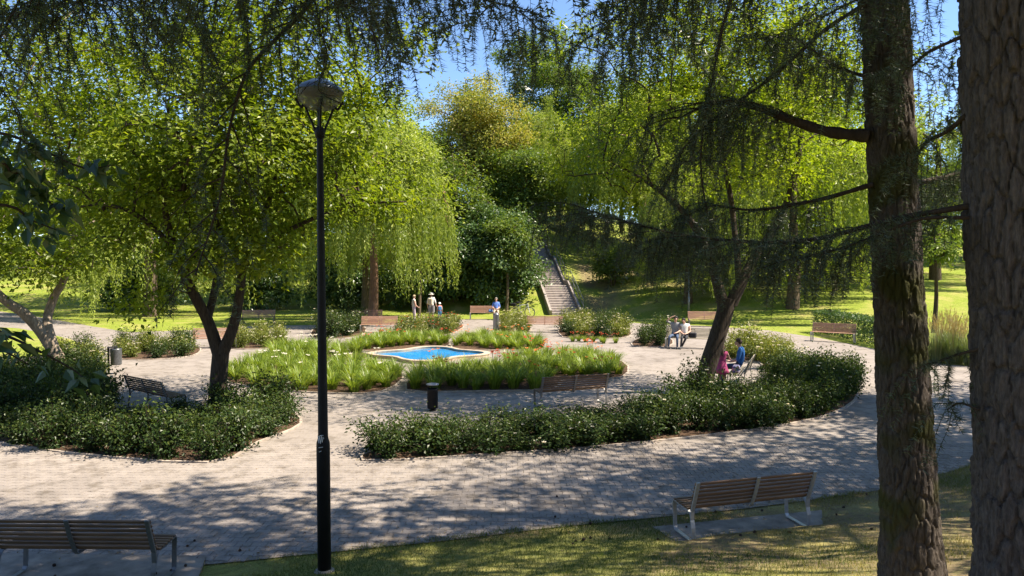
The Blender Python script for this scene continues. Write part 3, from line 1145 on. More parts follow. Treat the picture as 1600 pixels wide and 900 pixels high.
def bough_mesh(axis, r0, seed, side_len=0.7, hang=0.35, step=0.065, per_m=230, nl=0.046, nw=0.0055, side_step=0.07, start=0.12, dry=0.0, droop=0.25, name='bough', tuft=0.0):
    """a conifer bough: axis limb, side branchlets, hanging twigs, needles; returns (wood Acc, needle Acc)"""
    rng = np.random.default_rng(seed)
    A = curve([np.asarray(tuple(p), float) for p in axis], 6)
    seg = np.linalg.norm(np.diff(A, axis=0), axis=1)
    cs = np.concatenate([[0], np.cumsum(seg)])
    L = cs[-1]
    wood, ndl = Acc(), Acc()
    tube(wood, A, np.interp(cs, [0, L], [r0, max(0.004, r0 * 0.12)]) * (1 + 0.12 * np.sin(np.arange(len(A)) * 1.7)), 7, 0)
    PP, DD, TT = [], [], []

    def add(pts, dens=1.0):
        p, d = needles_on(pts, per_m * dens, rng, nl)
        PP.append(p)
        DD.append(d)
        TT.append(np.clip(rng.normal(0.45, 0.15) + rng.normal(0, 0.15, len(p)), 0, 1))
    t_, u_, w_ = frames(A)
    k0 = int(len(A) * max(start, 0.25))
    add(A[k0:], 1.3)
    s = L * start
    sgn = 1
    while s < L:
        k = min(len(A) - 2, int(np.searchsorted(cs, s) - 1))
        f = (s - cs[k]) / max(seg[k], 1e-6)
        p = A[k] * (1 - f) + A[k + 1] * f
        t = t_[k]
        hs = unit(np.cross(t, [0, 0, 1.0]) + 1e-6) * sgn
        rem = 1 - s / L
        ln = side_len * (0.35 + 0.65 * math.sin(math.pi * min(1, 0.2 + 0.8 * rem))) * rng.uniform(0.6, 1.15)
        d = unit(hs * rng.uniform(0.7, 1.0) + t * rng.uniform(0.35, 0.8) + np.array([0, 0, rng.uniform(-0.15, 0.2)]))
        m = max(4, int(ln / 0.09))
        q = np.linspace(0, 1, m)[:, None]
        B = p + d * ln * q - np.array([0, 0, droop * ln]) * q ** 2 + rng.normal(0, 0.008, (m, 3)) * q
        tube(wood, B, np.linspace(max(0.003, r0 * 0.16), 0.0018, m), 3, 0, cap=False)
        isdry = rng.random() < dry
        if not isdry:
            add(B)
        nh = int(ln / step)
        for _ in range(nh):
            j = rng.integers(1, m)
            hl = hang * rng.uniform(0.3, 1.25)
            mh = max(3, int(hl / 0.07))
            qq = np.linspace(0, 1, mh)[:, None]
            dd = unit(d * rng.uniform(-0.1, 0.5) + rng.normal(0, 0.22, 3) + np.array([0, 0, -1.0]) * rng.uniform(0.6, 1.2))
            H = B[j] + dd * hl * qq - np.array([0, 0, 0.25 * hl]) * qq ** 2 + rng.normal(0, 0.006, (mh, 3))
            tube(wood, H, np.linspace(0.0022, 0.0014, mh), 3, 0, cap=False)
            if not isdry or rng.random() < 0.3:
                add(H, 0.95)
        s += side_step * rng.uniform(0.5, 1.5)
        sgn = -sgn
    P, D, T = np.concatenate(PP), np.concatenate(DD), np.concatenate(TT)
    nr_ = rand_dirs(rng, len(P))
    sd = unit(np.cross(nr_, D))
    ln = nl * rng.uniform(0.7, 1.25, (len(P), 1))
    v = np.stack([P - sd * nw / 2, P + sd * nw / 2, P + D * ln], 1).reshape(-1, 3)
    ndl.add(v, np.arange(len(v)).reshape(-1, 3), 0, np.repeat(T, 3))
    return wood, ndl


def add_bough(root, axis, r0, seed, dry_needles=None, barkm='bark_twig', **kw):
    b = np.array(root.location)
    w, n = bough_mesh([np.asarray(tuple(p), float) - b for p in axis], r0, seed, **kw)
    o = w.obj('bough', M[barkm], root)
    n.obj('needles', M[dry_needles or 'needle'], o, smooth=False)
    return o


def bark_trunk(pts, radii, seed, mat, nz=380, na=150, amp=0.016, cell=(0.05, 0.20), wid=0.26):
    """a trunk with fissured plates of bark in real relief"""
    P = curve(pts, 8)
    cs = np.concatenate([[0], np.cumsum(np.linalg.norm(np.diff(P, axis=0), axis=1))])
    s = np.linspace(0, cs[-1], nz)
    C = np.stack([np.interp(s, cs, P[:, k]) for k in range(3)], 1)
    rr = np.interp(s, np.linspace(0, cs[-1], len(radii)), radii)
    an = np.linspace(0, 2 * math.pi, na, endpoint=False)
    A, S = np.meshgrid(an, s)
    rm = float(np.mean(rr))
    circ = max(6, round(2 * math.pi * rm / cell[0]))
    x = A / (2 * math.pi) * circ + 0.9 * (fbm(A * 0 + np.cos(A) * 2 + 7, S * 5 + np.sin(A) * 2, seed, 3) - 0.45)
    y = S / cell[1] + 1.3 * (fbm(np.cos(A) * 3 + S * 1.5, np.sin(A) * 3 + S * 2, seed + 4, 3) - 0.45)
    f1, f2, cid = worley(x, y, seed, wrap=circ)
    plate = np.clip((f2 - f1) / wid, 0, 1)
    plate = plate * plate * (3 - 2 * plate)
    x2 = A / (2 * math.pi) * circ * 3
    g1, g2, gid = worley(x2, S / cell[1] * 2.3, seed + 21, wrap=circ * 3)
    fine = np.clip((g2 - g1) / 0.4, 0, 1)
    big = fbm(np.cos(A) * 1.5 + 3, S * 1.1 + np.sin(A) * 1.5, seed + 8, 3) - 0.45
    rad = rr[:, None] + amp * (plate * (0.6 + 0.6 * cid) - 0.6) + amp * 0.35 * (fine * gid - 0.4) + 0.05 * rm * 2 * big + amp * 0.3 * (vnoise(x * 9, y * 14, seed) - 0.5)
    V = np.stack([C[:, None, 0] + rad * np.cos(A), C[:, None, 1] + rad * np.sin(A), np.repeat(C[:, 2:3], na, 1)], -1).reshape(-1, 3)
    i = (np.arange(nz - 1)[:, None] * na)
    j = np.arange(na)[None]
    k = (j + 1) % na
    f = np.stack([i + j, i + k, i + na + k, i + na + j], -1).reshape(-1, 4)
    a = Acc()
    a.add(V, f)
    return a

# ------------------------------------------------------------------ trees of the plaza
def pts_at(lst):
    return [at(*p) for p in lst]


# tree with forked dark trunk in the left rose bed
b = gr(340, 641)
Y = b.y
broadleaf('forked_tree', 'broadleaf tree with dark forked trunk rising from the left rose bed', (b.x, b.y, -0.05),
          [([(b.x, Y, -0.1), at(341, 600, Y), at(345, 552, Y)], [0.25, 0.205, 0.20]),
           ([at(343, 556, Y), at(324, 500, Y), at(298, 450, Y - 0.2), at(270, 380, Y - 0.4), at(255, 300, Y - 0.8), at(262, 200, Y - 1)], [0.16, 0.135, 0.12, 0.09, 0.06, 0.02]),
           ([at(346, 556, Y), at(366, 505, Y), at(376, 450, Y + 0.2), at(385, 390, Y + 0.5), at(425, 300, Y + 0.8), at(440, 180, Y + 0.9)], [0.16, 0.125, 0.11, 0.085, 0.06, 0.02]),
           ([at(324, 500, Y), at(336, 450, Y + 0.3), at(345, 380, Y + 0.4), at(335, 290, Y + 0.6), at(352, 150, Y + 0.6), at(360, 40, Y)], [0.10, 0.09, 0.08, 0.065, 0.05, 0.02]),
           ([at(385, 400, Y + 0.5), at(470, 350, Y), at(560, 320, Y - 0.4), at(640, 315, Y - 0.5)], [0.075, 0.055, 0.035, 0.012]),
           ([at(285, 400, Y - 0.4), at(220, 340, Y - 0.8), at(160, 320, Y - 1.2), at(90, 330, Y - 1.2)], [0.07, 0.055, 0.035, 0.012])],
          [(at(340, 200, Y), (3.6, 3.4, 3.2)), (at(520, 250, Y), (2.3, 2.6, 2.3)), (at(180, 290, Y - 0.6), (2.2, 2.4, 2.3)), (at(390, 30, Y), (3.0, 3.0, 2.6)),
           (at(590, 330, Y - 0.5), (1.2, 1.6, 1.3)), (at(300, 390, Y - 1.4), (1.8, 1.4, 1.0)), (at(440, 400, Y - 1.0), (1.5, 1.5, 1.2)), (at(250, 460, Y - 0.8), (1.1, 1.0, 0.5)), (at(450, 480, Y - 0.6), (0.8, 0.8, 0.45)),
           (at(430, 190, Y - 2.6), (2.0, 1.6, 1.6)), (at(280, 160, Y - 2.8), (2.0, 1.6, 1.6)), (at(560, 150, Y - 1.0), (1.9, 1.9, 1.7))],
          560, 84, 0.36, 0.145, 0.082, 'leaf_big', 'bark_dark', 11, tipr=0.008, maxr=0.07)

# leaning tree on the right
b = gr(1098, 616)
Y = b.y
broadleaf('leaning_tree', 'tree with dark trunk leaning right beside the man in blue', (b.x, b.y, -0.05),
          [([(b.x, Y, -0.1), at(1104, 580, Y), at(1118, 535, Y), at(1132, 490, Y), at(1136, 466, Y)], [0.29, 0.245, 0.235, 0.23, 0.25]),
           ([at(1130, 475, Y), at(1120, 440, Y), at(1108, 400, Y - 0.2), at(1075, 340, Y - 0.5), at(1020, 290, Y - 0.8), at(950, 250, Y - 1)], [0.17, 0.14, 0.12, 0.09, 0.06, 0.015]),
           ([at(1142, 475, Y), at(1162, 435, Y), at(1180, 400, Y + 0.2), at(1225, 330, Y + 0.3), at(1250, 230, Y + 0.5), at(1260, 110, Y + 0.5)], [0.18, 0.15, 0.13, 0.10, 0.07, 0.02]),
           ([at(1155, 442, Y), at(1150, 380, Y + 0.4), at(1140, 300, Y + 0.6), at(1120, 200, Y + 0.6), at(1130, 60, Y + 0.4)], [0.10, 0.09, 0.075, 0.055, 0.02])],
          [(at(1120, 170, Y), (3.4, 3.4, 2.9)), (at(1000, 250, Y - 0.6), (1.9, 2.3, 1.8)), (at(1260, 220, Y + 0.2), (2.2, 2.6, 2.4)), (at(1150, 20, Y), (2.8, 3.0, 2.3)), (at(1280, 380, Y + 0.6), (1.0, 1.4, 1.0)), (at(960, 330, Y - 0.5), (0.9, 1.0, 0.8)),
           (at(1010, 110, Y - 2.6), (2.0, 1.7, 1.8)), (at(1160, 110, Y - 3.0), (2.2, 1.7, 1.8)), (at(1050, 250, Y - 2.0), (1.6, 1.3, 1.2))],
          470, 85, 0.36, 0.13, 0.06, 'leaf_locust', 'bark_dark', 12, tipr=0.008, maxr=0.07)

# pale two-stemmed tree at far left
b = gr(104, 588)
Y = b.y
broadleaf('pale_twin_stem_tree', 'tree with two pale leaning stems at the left edge', (b.x, b.y, -0.05),
          [([(b.x, Y, -0.1), at(88, 555, Y), at(66, 520, Y), at(38, 490, Y - 0.2), at(0, 462, Y - 0.3), at(-50, 400, Y - 0.4), at(-70, 300, Y)], [0.24, 0.20, 0.18, 0.16, 0.13, 0.1, 0.04]),
           ([at(92, 562, Y), at(80, 530, Y), at(74, 500, Y + 0.3), at(84, 465, Y + 0.5), at(105, 420, Y + 0.5), at(120, 300, Y + 0.6), at(125, 180, Y + 0.5)], [0.15, 0.15, 0.14, 0.13, 0.10, 0.07, 0.02])],
          [(at(90, 240, Y), (4.4, 3.6, 3.4)), (at(-60, 330, Y), (2.8, 3.0, 2.6)), (at(190, 330, Y + 0.6), (2.4, 2.4, 2.2)), (at(70, 400, Y - 0.6), (2.6, 2.2, 1.1)), (at(100, 60, Y), (3.4, 3.2, 2.8))],
          340, 74, 0.42, 0.17, 0.09, 'leaf_big', 'bark_pale', 13, tipr=0.009, maxr=0.08)

# young trees with slim trunks at the far side
for k, (px, py, lab) in enumerate([(653, 497, 'slim young tree standing behind the elderly woman'), (791, 490, 'slim young tree standing beside the parked bicycle')]):
    p = gr(px, py)
    auto_tree('young_tree', lab, p.x, p.y + 0.4, 7.0, 1.6, 'leaf_mid', 'bark_mid', 30 + k, n=70, per=90, sig=0.4, L=0.2, W=0.1, low=0.42, tr=0.10, lob=4, group='young trees at the far side')
p = at(1459, 490, 34)
sap = gr(1459, 497)
auto_tree('young_tree', 'thin dark sapling on the sunny lawn between the two conifer trunks', sap.x * 0.8, sap.y * 0.8, 6.4, 1.3, 'leaf_mid', 'bark_dark', 39, n=40, per=60, sig=0.35, L=0.2, W=0.1, low=0.5, tr=0.11, lob=3)

# willows
w1 = willow('weeping_willow', 'sunlit yellow-green weeping willow behind the benches left of centre', -8.3, 42.2, 11.8, 4.6, 41, strands=640, low=(1.2, 5.5), barkm='bark_warm', tr=0.27, tb=0.0, top=260)
w2 = willow('weeping_willow', 'willow with strands trailing to the lawn behind the leaning tree', 17.4, 44.0, 11.5, 4.8, 43, strands=580, low=(0.3, 3.0), tr=0.35, top=200)


def willow_copy(src, label, x, y, sx, sz, rz):
    o = copy_tree(src)
    o.location = (x, y, tz(x, y) - 0.15)
    o.scale = (sx, sx, sz)
    o.rotation_euler = (0, 0, rz)
    o['label'] = label
    return o


willow_copy(w1, 'broad pale weeping willow right of the staircase', 11.2, 60.5, 1.4, 1.2, 2.0)
willow_copy(w2, 'small willow with trailing strands beside the distant lamp post', 11.8, 47.6, 0.75, 0.8, 5.0)
willow_copy(w2, 'willow with strands trailing to the lawn at far left', -24.0, 47.0, 1.15, 1.05, 1.0)
willow_copy(w2, 'willow on the upper lawn seen between the two conifer trunks', 31, 52, 1.0, 1.1, 3.0)
willow_copy(w2, 'willow trailing to the slope between the staircase and the lamp post', 14.4, 50.5, 0.95, 0.95, 2.2)
willow_copy(w2, 'willow trailing to the lawn left of the clipped hedge', 21.6, 48.0, 0.9, 0.85, 0.3)
willow_copy(w1, 'pale willow hanging over the upper staircase', 2.6, 66, 0.62, 0.95, 4.0)

# background trees on the hillside
auto_tree('seeding_tree', 'tall tree with orange seed clusters above the dark bushes', -3.6, 63, 17.5, 4.8, 'leaf_seed', 'bark_mid', 51, n=300, per=95, sig=0.6, low=0.35, tb=-0.05)
auto_tree('hillside_tree', 'tallest green tree against the blue sky above the staircase', 5.0, 77, 22.0, 5.0, 'leaf_mid', 'bark_mid', 52, n=330, per=95, sig=0.62, L=0.3, W=0.15, low=0.15, group='hillside trees')
auto_tree('hillside_tree', 'dark green tree between the orange seed tree and the staircase', 0.4, 60, 9.5, 3.2, 'leaf_mid', 'bark_mid', 53, n=240, per=95, sig=0.5, low=0.1, group='hillside trees')
auto_tree('hillside_tree', 'green tree behind the sunlit willow left of centre', -11.5, 58, 15.0, 5.2, 'leaf_mid', 'bark_mid', 54, n=280, per=90, sig=0.6, low=0.1, group='hillside trees')
auto_tree('hillside_tree', 'green tree left of the big dark bush below the orange seed tree', -4.6, 57, 11.5, 3.4, 'leaf_mid', 'bark_mid', 55, n=190, per=85, sig=0.55, low=0.05, group='hillside trees')
auto_tree('hillside_tree', 'yellow-green tree rising left behind the sunlit willow', -10.5, 50.5, 15.5, 4.2, 'leaf_locust', 'bark_mid', 56, n=240, per=90, sig=0.5, L=0.24, W=0.12, low=0.1, group='hillside trees')
auto_tree('hillside_tree', 'green tree at the top right of the staircase', 5.6, 71, 11.0, 4.2, 'leaf_mid', 'bark_mid', 57, n=170, per=85, sig=0.6, L=0.3, W=0.15, low=0.02, group='hillside trees')
BACK = [(-20, 62, 18, 6.5, 'leaf_locust'), (-31, 58, 19, 7, 'leaf_mid'), (-42, 54, 19, 7, 'leaf_locust'), (-27, 72, 24, 7, 'leaf_mid'), (-14, 76, 22, 6.5, 'leaf_locust'),
        (14, 64, 19, 6.5, 'leaf_locust'), (22, 58, 18, 6.5, 'leaf_mid'), (27, 66, 20, 7, 'leaf_locust'), (37, 62, 13, 5.5, 'leaf_mid'), (46, 60, 13, 5.5, 'leaf_mid'), (12, 78, 16, 5.5, 'leaf_mid'), (-36, 40, 13, 5, 'leaf_locust'), (-7, 72, 16, 5.0, 'leaf_mid'), (0.5, 82, 17, 5.0, 'leaf_mid'), (-1.6, 70, 13, 4.4, 'leaf_locust')]
BLAB = ['yellow-green tree behind the far left willow', 'green tree behind the willow at far left', 'yellow-green tree at the left end of the back row', 'tall green tree high behind the left willow', 'yellow-green tree high behind the sunlit willow',
        'yellow-green tree behind the broad pale willow', 'green tree behind the willow with trailing strands', 'yellow-green tree behind the leaning tree crown', 'green tree atop the sunny lawn between the conifer trunks', 'green tree at the right end of the upper lawn', 'green tree on the ridge right of the tallest tree', 'yellow-green tree by the path at the left edge', 'green tree behind the orange seed tree', 'green tree left behind the tallest tree', 'yellow-green tree between the orange seed tree and the tallest tree']
PROTO = {}
for k, ((x, y, h, r, lm), lab) in enumerate(zip(BACK, BLAB)):
    key = (lm, k % 2)
    if key not in PROTO:
        o = auto_tree('hillside_tree', lab, x, y, h, r, lm, 'bark_mid', 60 + k, n=230, per=85, sig=0.7, L=0.33, W=0.17, low=0.05, group='hillside trees')
        PROTO[key] = (o, h, r)
    else:
        src, h0, r0 = PROTO[key]
        o = copy_tree(src)
        o.location = (x, y, tz(x, y) - 0.15)
        o.scale = (r / r0, r / r0, h / h0)
        o.rotation_euler = (0, 0, 1.3 + k * 0.9)
        o['label'] = lab


def shrub(name, label, x, y, h, r, leafm, seed, n=120, per=80, sig=0.35, L=0.2, W=0.12, cat='shrub', group=None):
    rng = np.random.default_rng(seed)
    z = tz(x, y)
    root = empty(name, (x, y, z), 0, label, cat, group)
    a = Acc()
    lo = [((0, 0, h * 0.45), (r * 0.8, r * 0.8, h * 0.45))]
    for k in range(7):
        an = k * 2.4 + rng.random()
        lo.append(((math.cos(an) * r * 0.55, math.sin(an) * r * 0.55, h * rng.uniform(0.2, 0.75)), (r * 0.5, r * 0.5, h * 0.26)))
    C = cluster_points(rng, lo, n)
    C[:, 2] = np.maximum(C[:, 2], 0.15)
    lines = [curve([(math.cos(q) * 0.15, math.sin(q) * 0.15, -0.1), (math.cos(q) * r * 0.2, math.sin(q) * r * 0.2, h * 0.35), (math.cos(q) * r * 0.4, math.sin(q) * r * 0.4, h * 0.7)], 4) for q in (0.4, 2.2, 4.0, 5.3)]
    for l in lines:
        tube(a, l, np.linspace(0.06, 0.02, len(l)), 6)
    grow(a, C, lines, rng, 0.01, 0.45, 0, 0.6, 4, 0.05)
    a.obj('stems', M['bark_mid'], root)
    a = Acc()
    crown_leaves(a, C, (0, 0, h * 0.3), rng, per, sig, L, W)
    a.obj('foliage', M[leafm], root, smooth=False)
    return root


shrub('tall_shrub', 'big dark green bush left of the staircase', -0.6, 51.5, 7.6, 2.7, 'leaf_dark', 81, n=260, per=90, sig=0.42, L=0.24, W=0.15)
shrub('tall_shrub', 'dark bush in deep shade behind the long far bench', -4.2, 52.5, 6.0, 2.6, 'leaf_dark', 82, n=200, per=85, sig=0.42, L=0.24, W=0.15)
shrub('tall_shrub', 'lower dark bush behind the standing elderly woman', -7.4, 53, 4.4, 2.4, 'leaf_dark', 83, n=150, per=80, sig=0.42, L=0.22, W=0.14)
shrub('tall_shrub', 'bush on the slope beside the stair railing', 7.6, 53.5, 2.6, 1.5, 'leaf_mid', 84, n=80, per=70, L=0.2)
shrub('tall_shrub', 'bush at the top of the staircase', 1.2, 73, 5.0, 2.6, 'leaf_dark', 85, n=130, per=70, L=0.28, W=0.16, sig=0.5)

shrub('tall_shrub', 'dark bush added to deepen the shade behind the far left willow strands, left one', -28, 53.5, 5.0, 3.0, 'leaf_dark', 86, n=130, per=70, L=0.28, W=0.16, sig=0.5)  # this and the next bushes are added to darken the back left
shrub('tall_shrub', 'dark bush added to deepen the shade behind the far left willow strands, right one', -19.5, 54, 5.0, 3.2, 'leaf_dark', 87, n=130, per=70, L=0.28, W=0.16, sig=0.5)
shrub('tall_shrub', 'dark bush added to deepen the shade behind the warm brown willow trunk', -12.8, 55, 4.6, 3.0, 'leaf_dark', 88, n=130, per=70, L=0.28, W=0.16, sig=0.5)
# far wood closing the view
rng = np.random.default_rng(7)
C = []
for k in range(52):
    an = -0.98 + 1.96 * k / 51 + rng.normal(0, 0.012)
    if 0.03 < an < 0.15:
        continue
    d = rng.uniform(92, 110)
    x, y = math.sin(an) * d, math.cos(an) * d
    zb = tz(x, y)
    C.append(cluster_points(rng, [((x, y, zb + 5.5), (5.0, 4, 6.5)), ((x + 2, y, zb + 9), (3.2, 3, 4))], 34))
C = np.concatenate(C)
a = Acc()
crown_leaves(a, C, (0, 60, 0), rng, 42, 0.9, 0.6, 0.36)
tag(a.obj('distant_wood', M['leaf_mid'], smooth=False), 'dense green wood far behind the hillside trees', 'wood', kind='stuff')

# ------------------------------------------------------------------ conifers around the camera
BARKB = 'bark_twig'


def generic_boughs():
    out = []
    for k in range(3):
        rr = np.random.default_rng(900 + k)
        ax = [(0, 0, 0), (0.9, rr.normal(0, .05), 0.12), (1.8, rr.normal(0, .12), 0.0), (2.8, rr.normal(0, .2), -0.45)]
        w, n = bough_mesh(ax, 0.035, 300 + k, side_len=0.9, hang=0.28, step=0.13, per_m=90, nl=0.065, nw=0.016, side_step=0.11)
        out.append((w.mesh('bough', M[BARKB]), n.mesh('needles', M['needle'], False)))
    return out


GB = generic_boughs()


def conifer_crown(root, axis_fn, z0, z1, dz, r0, r1, seed, skip=None):
    """copies of the boughs spiralling up a trunk"""
    rng = np.random.default_rng(seed)
    z, an = z0, rng.random() * 6
    base = Vector(root.location)
    while z < z1:
        p = axis_fn(z)
        an += 2.4 + rng.normal(0, 0.3)
        s = (r0 + (r1 - r0) * (z - z0) / (z1 - z0)) / 2.8 * rng.uniform(0.85, 1.15)
        if not (skip and skip(an % (2 * math.pi), z)):
            w, n = GB[rng.integers(3)]
            o = link('bough', w, root, p - base)
            o.rotation_euler = (rng.normal(0, 0.08), rng.normal(0.05, 0.12), an)
            o.scale = (s, s, s)
            link('needles', n, o)
        z += dz * rng.uniform(0.6, 1.4)


def conifer(name, label, low, high, top_z, rads, seed, mat, amp=0.016, hi=True):
    """trunk through two points, extended to the ground and to top_z"""
    low, high = Vector(low), Vector(high)
    d = (high - low) / (high.z - low.z)
    g = low.copy()
    for _ in range(4):
        g = low + d * (tz(g.x, g.y) - low.z)
    base = g - d * 0.2
    root = empty(name, tuple(base), 0, label, 'tree')

    def axis(z):
        return low + d * (z - low.z)
    pts = [axis(z) - base for z in np.linspace(base.z, top_z, 6)]
    hgt = top_z - base.z
    if hi:
        zc = 6.6
        k = (zc - base.z) / hgt
        lo_pts = [axis(z) - base for z in np.linspace(base.z, zc, 5)]
        rr = np.interp(np.linspace(0, k, 9), np.linspace(0, 1, len(rads)), rads)
        rr = rr + np.array([0.07, 0.015, 0, 0, 0, 0, 0, 0, 0])
        a = bark_trunk(lo_pts, rr, seed, mat, amp=amp, cell=(0.05, 0.17) if amp < 0.03 else (0.07, 0.26), wid=0.24 if amp < 0.03 else 0.2, nz=380 if amp < 0.03 else 460, na=150 if amp < 0.03 else 190)
        hi_pts = [axis(z) - base for z in np.linspace(zc - 0.02, top_z, 5)]
        tube(a, hi_pts, np.interp(np.linspace(k, 1, 5), np.linspace(0, 1, len(rads)), rads), 16)
    else:
        a = Acc()
        tube(a, pts, np.interp(np.linspace(0, 1, 6), np.linspace(0, 1, len(rads)), rads), 14)
    a.obj('trunk', M[mat], root)
    return root, axis


YA, YB = 5.6, 4.25
treeA, axA = conifer('larch_tree', 'mossy larch with slim straight trunk, left of the two big trunks at right', at(1426, 900, YA), at(1381, 0, YA), 17.5, [0.208, 0.170, 0.155, 0.13, 0.09, 0.03], 3.0, 'bark_fir', amp=0.021)
treeB, axB = conifer('larch_tree', 'thick grey-barked larch trunk cut by the right picture edge', at(1624, 900, YB), at(1588, 0, YB), 16, [0.325, 0.29, 0.26, 0.21, 0.13, 0.04], 17.0, 'bark_fir_grey', amp=0.033)
treeC, axC = conifer('larch_tree', 'larch whose boughs hang into the top left from beside the viewer', (-0.9, -2.2, 2.0), (-1.0, -2.2, 9.0), 15, [0.3, 0.25, 0.2, 0.05], 5.0, 'bark_fir', hi=False)
treeD, axD = conifer('larch_tree', 'larch beyond the right picture edge shading the path', (9.0, 9.0, 1.0), (9.1, 9.0, 9.0), 16, [0.3, 0.25, 0.2, 0.05], 6.0, 'bark_fir', hi=False)

KW = dict(side_len=0.55, hang=0.4)
# larch with slim trunk: boughs in view
add_bough(treeA, [at(1358, 213, 5.55), at(1290, 205, 5.7), at(1215, 180, 5.8), at(1155, 160, 5.9), at(1110, 162, 6.1), at(1060, 185, 6.3)], 0.052, 401, side_len=0.55, hang=0.42, start=0.3)
add_bough(treeA, [at(1354, 5, 5.55), at(1285, 50, 5.6), at(1210, 118, 5.8), at(1130, 175, 5.9), at(1070, 230, 6.0), at(1040, 290, 6.1)], 0.018, 402, side_len=0.4, hang=0.4, start=0.25, step=0.12)
add_bough(treeA, [at(1354, -120, 5.55), at(1200, -90, 5.6), at(1142, 0, 5.7), at(1112, 130, 5.75), at(1095, 240, 5.8), at(1105, 330, 5.8), at(1130, 400, 5.8)], 0.018, 403, side_len=0.28, hang=0.4, start=0.45, dry=0.5, step=0.12)
add_bough(treeA, [at(1354, -70, 5.55), at(1230, -70, 5.7), at(1080, -40, 5.9), at(1000, -5, 6.0), at(940, 50, 6.2)], 0.03, 404, side_len=0.6, hang=0.5, step=0.07)
add_bough(treeA, [at(1364, 288, 5.55), at(1280, 312, 5.7), at(1180, 328, 5.8), at(1110, 322, 5.9), at(1060, 345, 6.0)], 0.02, 405, side_len=0.55, hang=0.4, dry=0.3)
add_bough(treeA, [at(1420, 290, 5.75), at(1470, 278, 6.0), at(1530, 262, 6.3)], 0.03, 406, side_len=0.3, hang=0.3)
add_bough(treeA, [at(1352, 120, 5.55), at(1300, 100, 5.9), at(1240, 60, 6.4), at(1180, 60, 6.9)], 0.014, 407, side_len=0.4, hang=0.3)
# thick larch: boughs in view
add_bough(treeB, [at(1516, 322, 4.3), at(1400, 342, 4.5), at(1250, 377, 4.9), at(1100, 372, 5.3), at(980, 347, 5.6), at(890, 318, 6.0)], 0.019, 411, side_len=0.6, hang=0.24, step=0.06, start=0.04, side_step=0.055)
add_bough(treeB, [at(1514, 340, 4.25), at(1440, 342, 4.3), at(1370, 368, 4.4), at(1290, 395, 4.6), at(1200, 412, 4.9)], 0.012, 412, side_len=0.36, hang=0.22, start=0.05, dry=0.15)
add_bough(treeB, [at(1510, 180, 4.3), at(1480, 205, 4.45), at(1445, 225, 4.6), at(1425, 260, 4.8)], 0.018, 413, side_len=0.32, hang=0.3)
add_bough(treeB, [at(1530, 545, 4.25), at(1490, 556, 4.35), at(1458, 568, 4.5), at(1440, 572, 4.6)], 0.010, 414, side_len=0.22, hang=0.36, step=0.06)
add_bough(treeB, [at(1508, 55, 4.3), at(1450, 82, 4.5), at(1415, 108, 4.8), at(1330, 130, 5.2)], 0.012, 415, side_len=0.3, hang=0.28)
add_bough(treeB, [at(1508, -40, 4.3), at(1440, -30, 4.6), at(1350, -5, 5.0), at(1260, 40, 5.4)], 0.02, 416, side_len=0.45, hang=0.4)
add_bough(treeB, [at(1530, 640, 4.2), at(1500, 630, 4.3), at(1480, 640, 4.4)], 0.008, 417, side_len=0.18, hang=0.3, step=0.06)
# larch beside the viewer: boughs hanging into the top left
cT = axC(8.0)
add_bough(treeC, [cT, at(620, -260, 3.0), at(490, -5, 4.2), at(430, 62, 4.4), at(385, 115, 4.5), at(358, 205, 4.55), at(343, 310, 4.6), at(305, 430, 4.7)], 0.045, 421, side_len=0.45, hang=0.16, start=0.45, dry=0.6, droop=0.5, side_step=0.1)
add_bough(treeC, [axC(7.6), at(470, -130, 3.6), at(560, -15, 4.6), at(680, -12, 5.0), at(800, 12, 5.3), at(856, 60, 5.5)], 0.03, 422, side_len=0.45, hang=0.36, start=0.3, step=0.08)
add_bough(treeC, [axC(7.2), at(420, -160, 3.0), at(300, -40, 3.8), at(190, -10, 4.3), at(80, 10, 4.6), at(-40, 40, 4.9)], 0.03, 423, side_len=0.6, hang=0.15, start=0.3, dry=0.45, droop=0.6)
add_bough(treeC, [axC(6.6), at(100, -160, 3.0), at(40, -20, 3.8), at(0, 60, 4.0), at(-30, 130, 4.2)], 0.03, 425, side_len=0.6, hang=0.2, start=0.3, dry=0.3, droop=0.8)
add_bough(treeC, [axC(7.4), at(560, -160, 3.4), at(500, 20, 4.4), at(512, 90, 4.5), at(498, 140, 4.55), at(540, 165, 4.7)], 0.014, 426, side_len=0.2, hang=0.25, start=0.55, dry=0.95, step=0.15)
# crowns above the frame
conifer_crown(treeA, axA, 8.5, 16.8, 0.095, 5.6, 3.0, 501)
conifer_crown(treeB, axB, 7.9, 15.9, 0.11, 5.0, 1.0, 502)
conifer_crown(treeC, axC, 7.8, 14.6, 0.30, 3.0, 0.7, 503)
conifer_crown(treeD, axD, 5.5, 15.6, 0.2, 3.6, 0.8, 504)
auto_tree('shade_tree', 'tall leafy tree beyond the right picture edge shading the plaza', 12.8, 11.0, 15.5, 4.3, 'leaf_mid', 'bark_mid', 95, n=230, per=70, sig=0.5, L=0.2, W=0.11, low=0.38)

auto_tree('shade_tree', 'second leafy tree beyond the right picture edge shading the side path', 15.8, 16.4, 14.0, 4.0, 'leaf_mid', 'bark_mid', 96, n=190, per=70, sig=0.5, L=0.2, W=0.11, low=0.35)
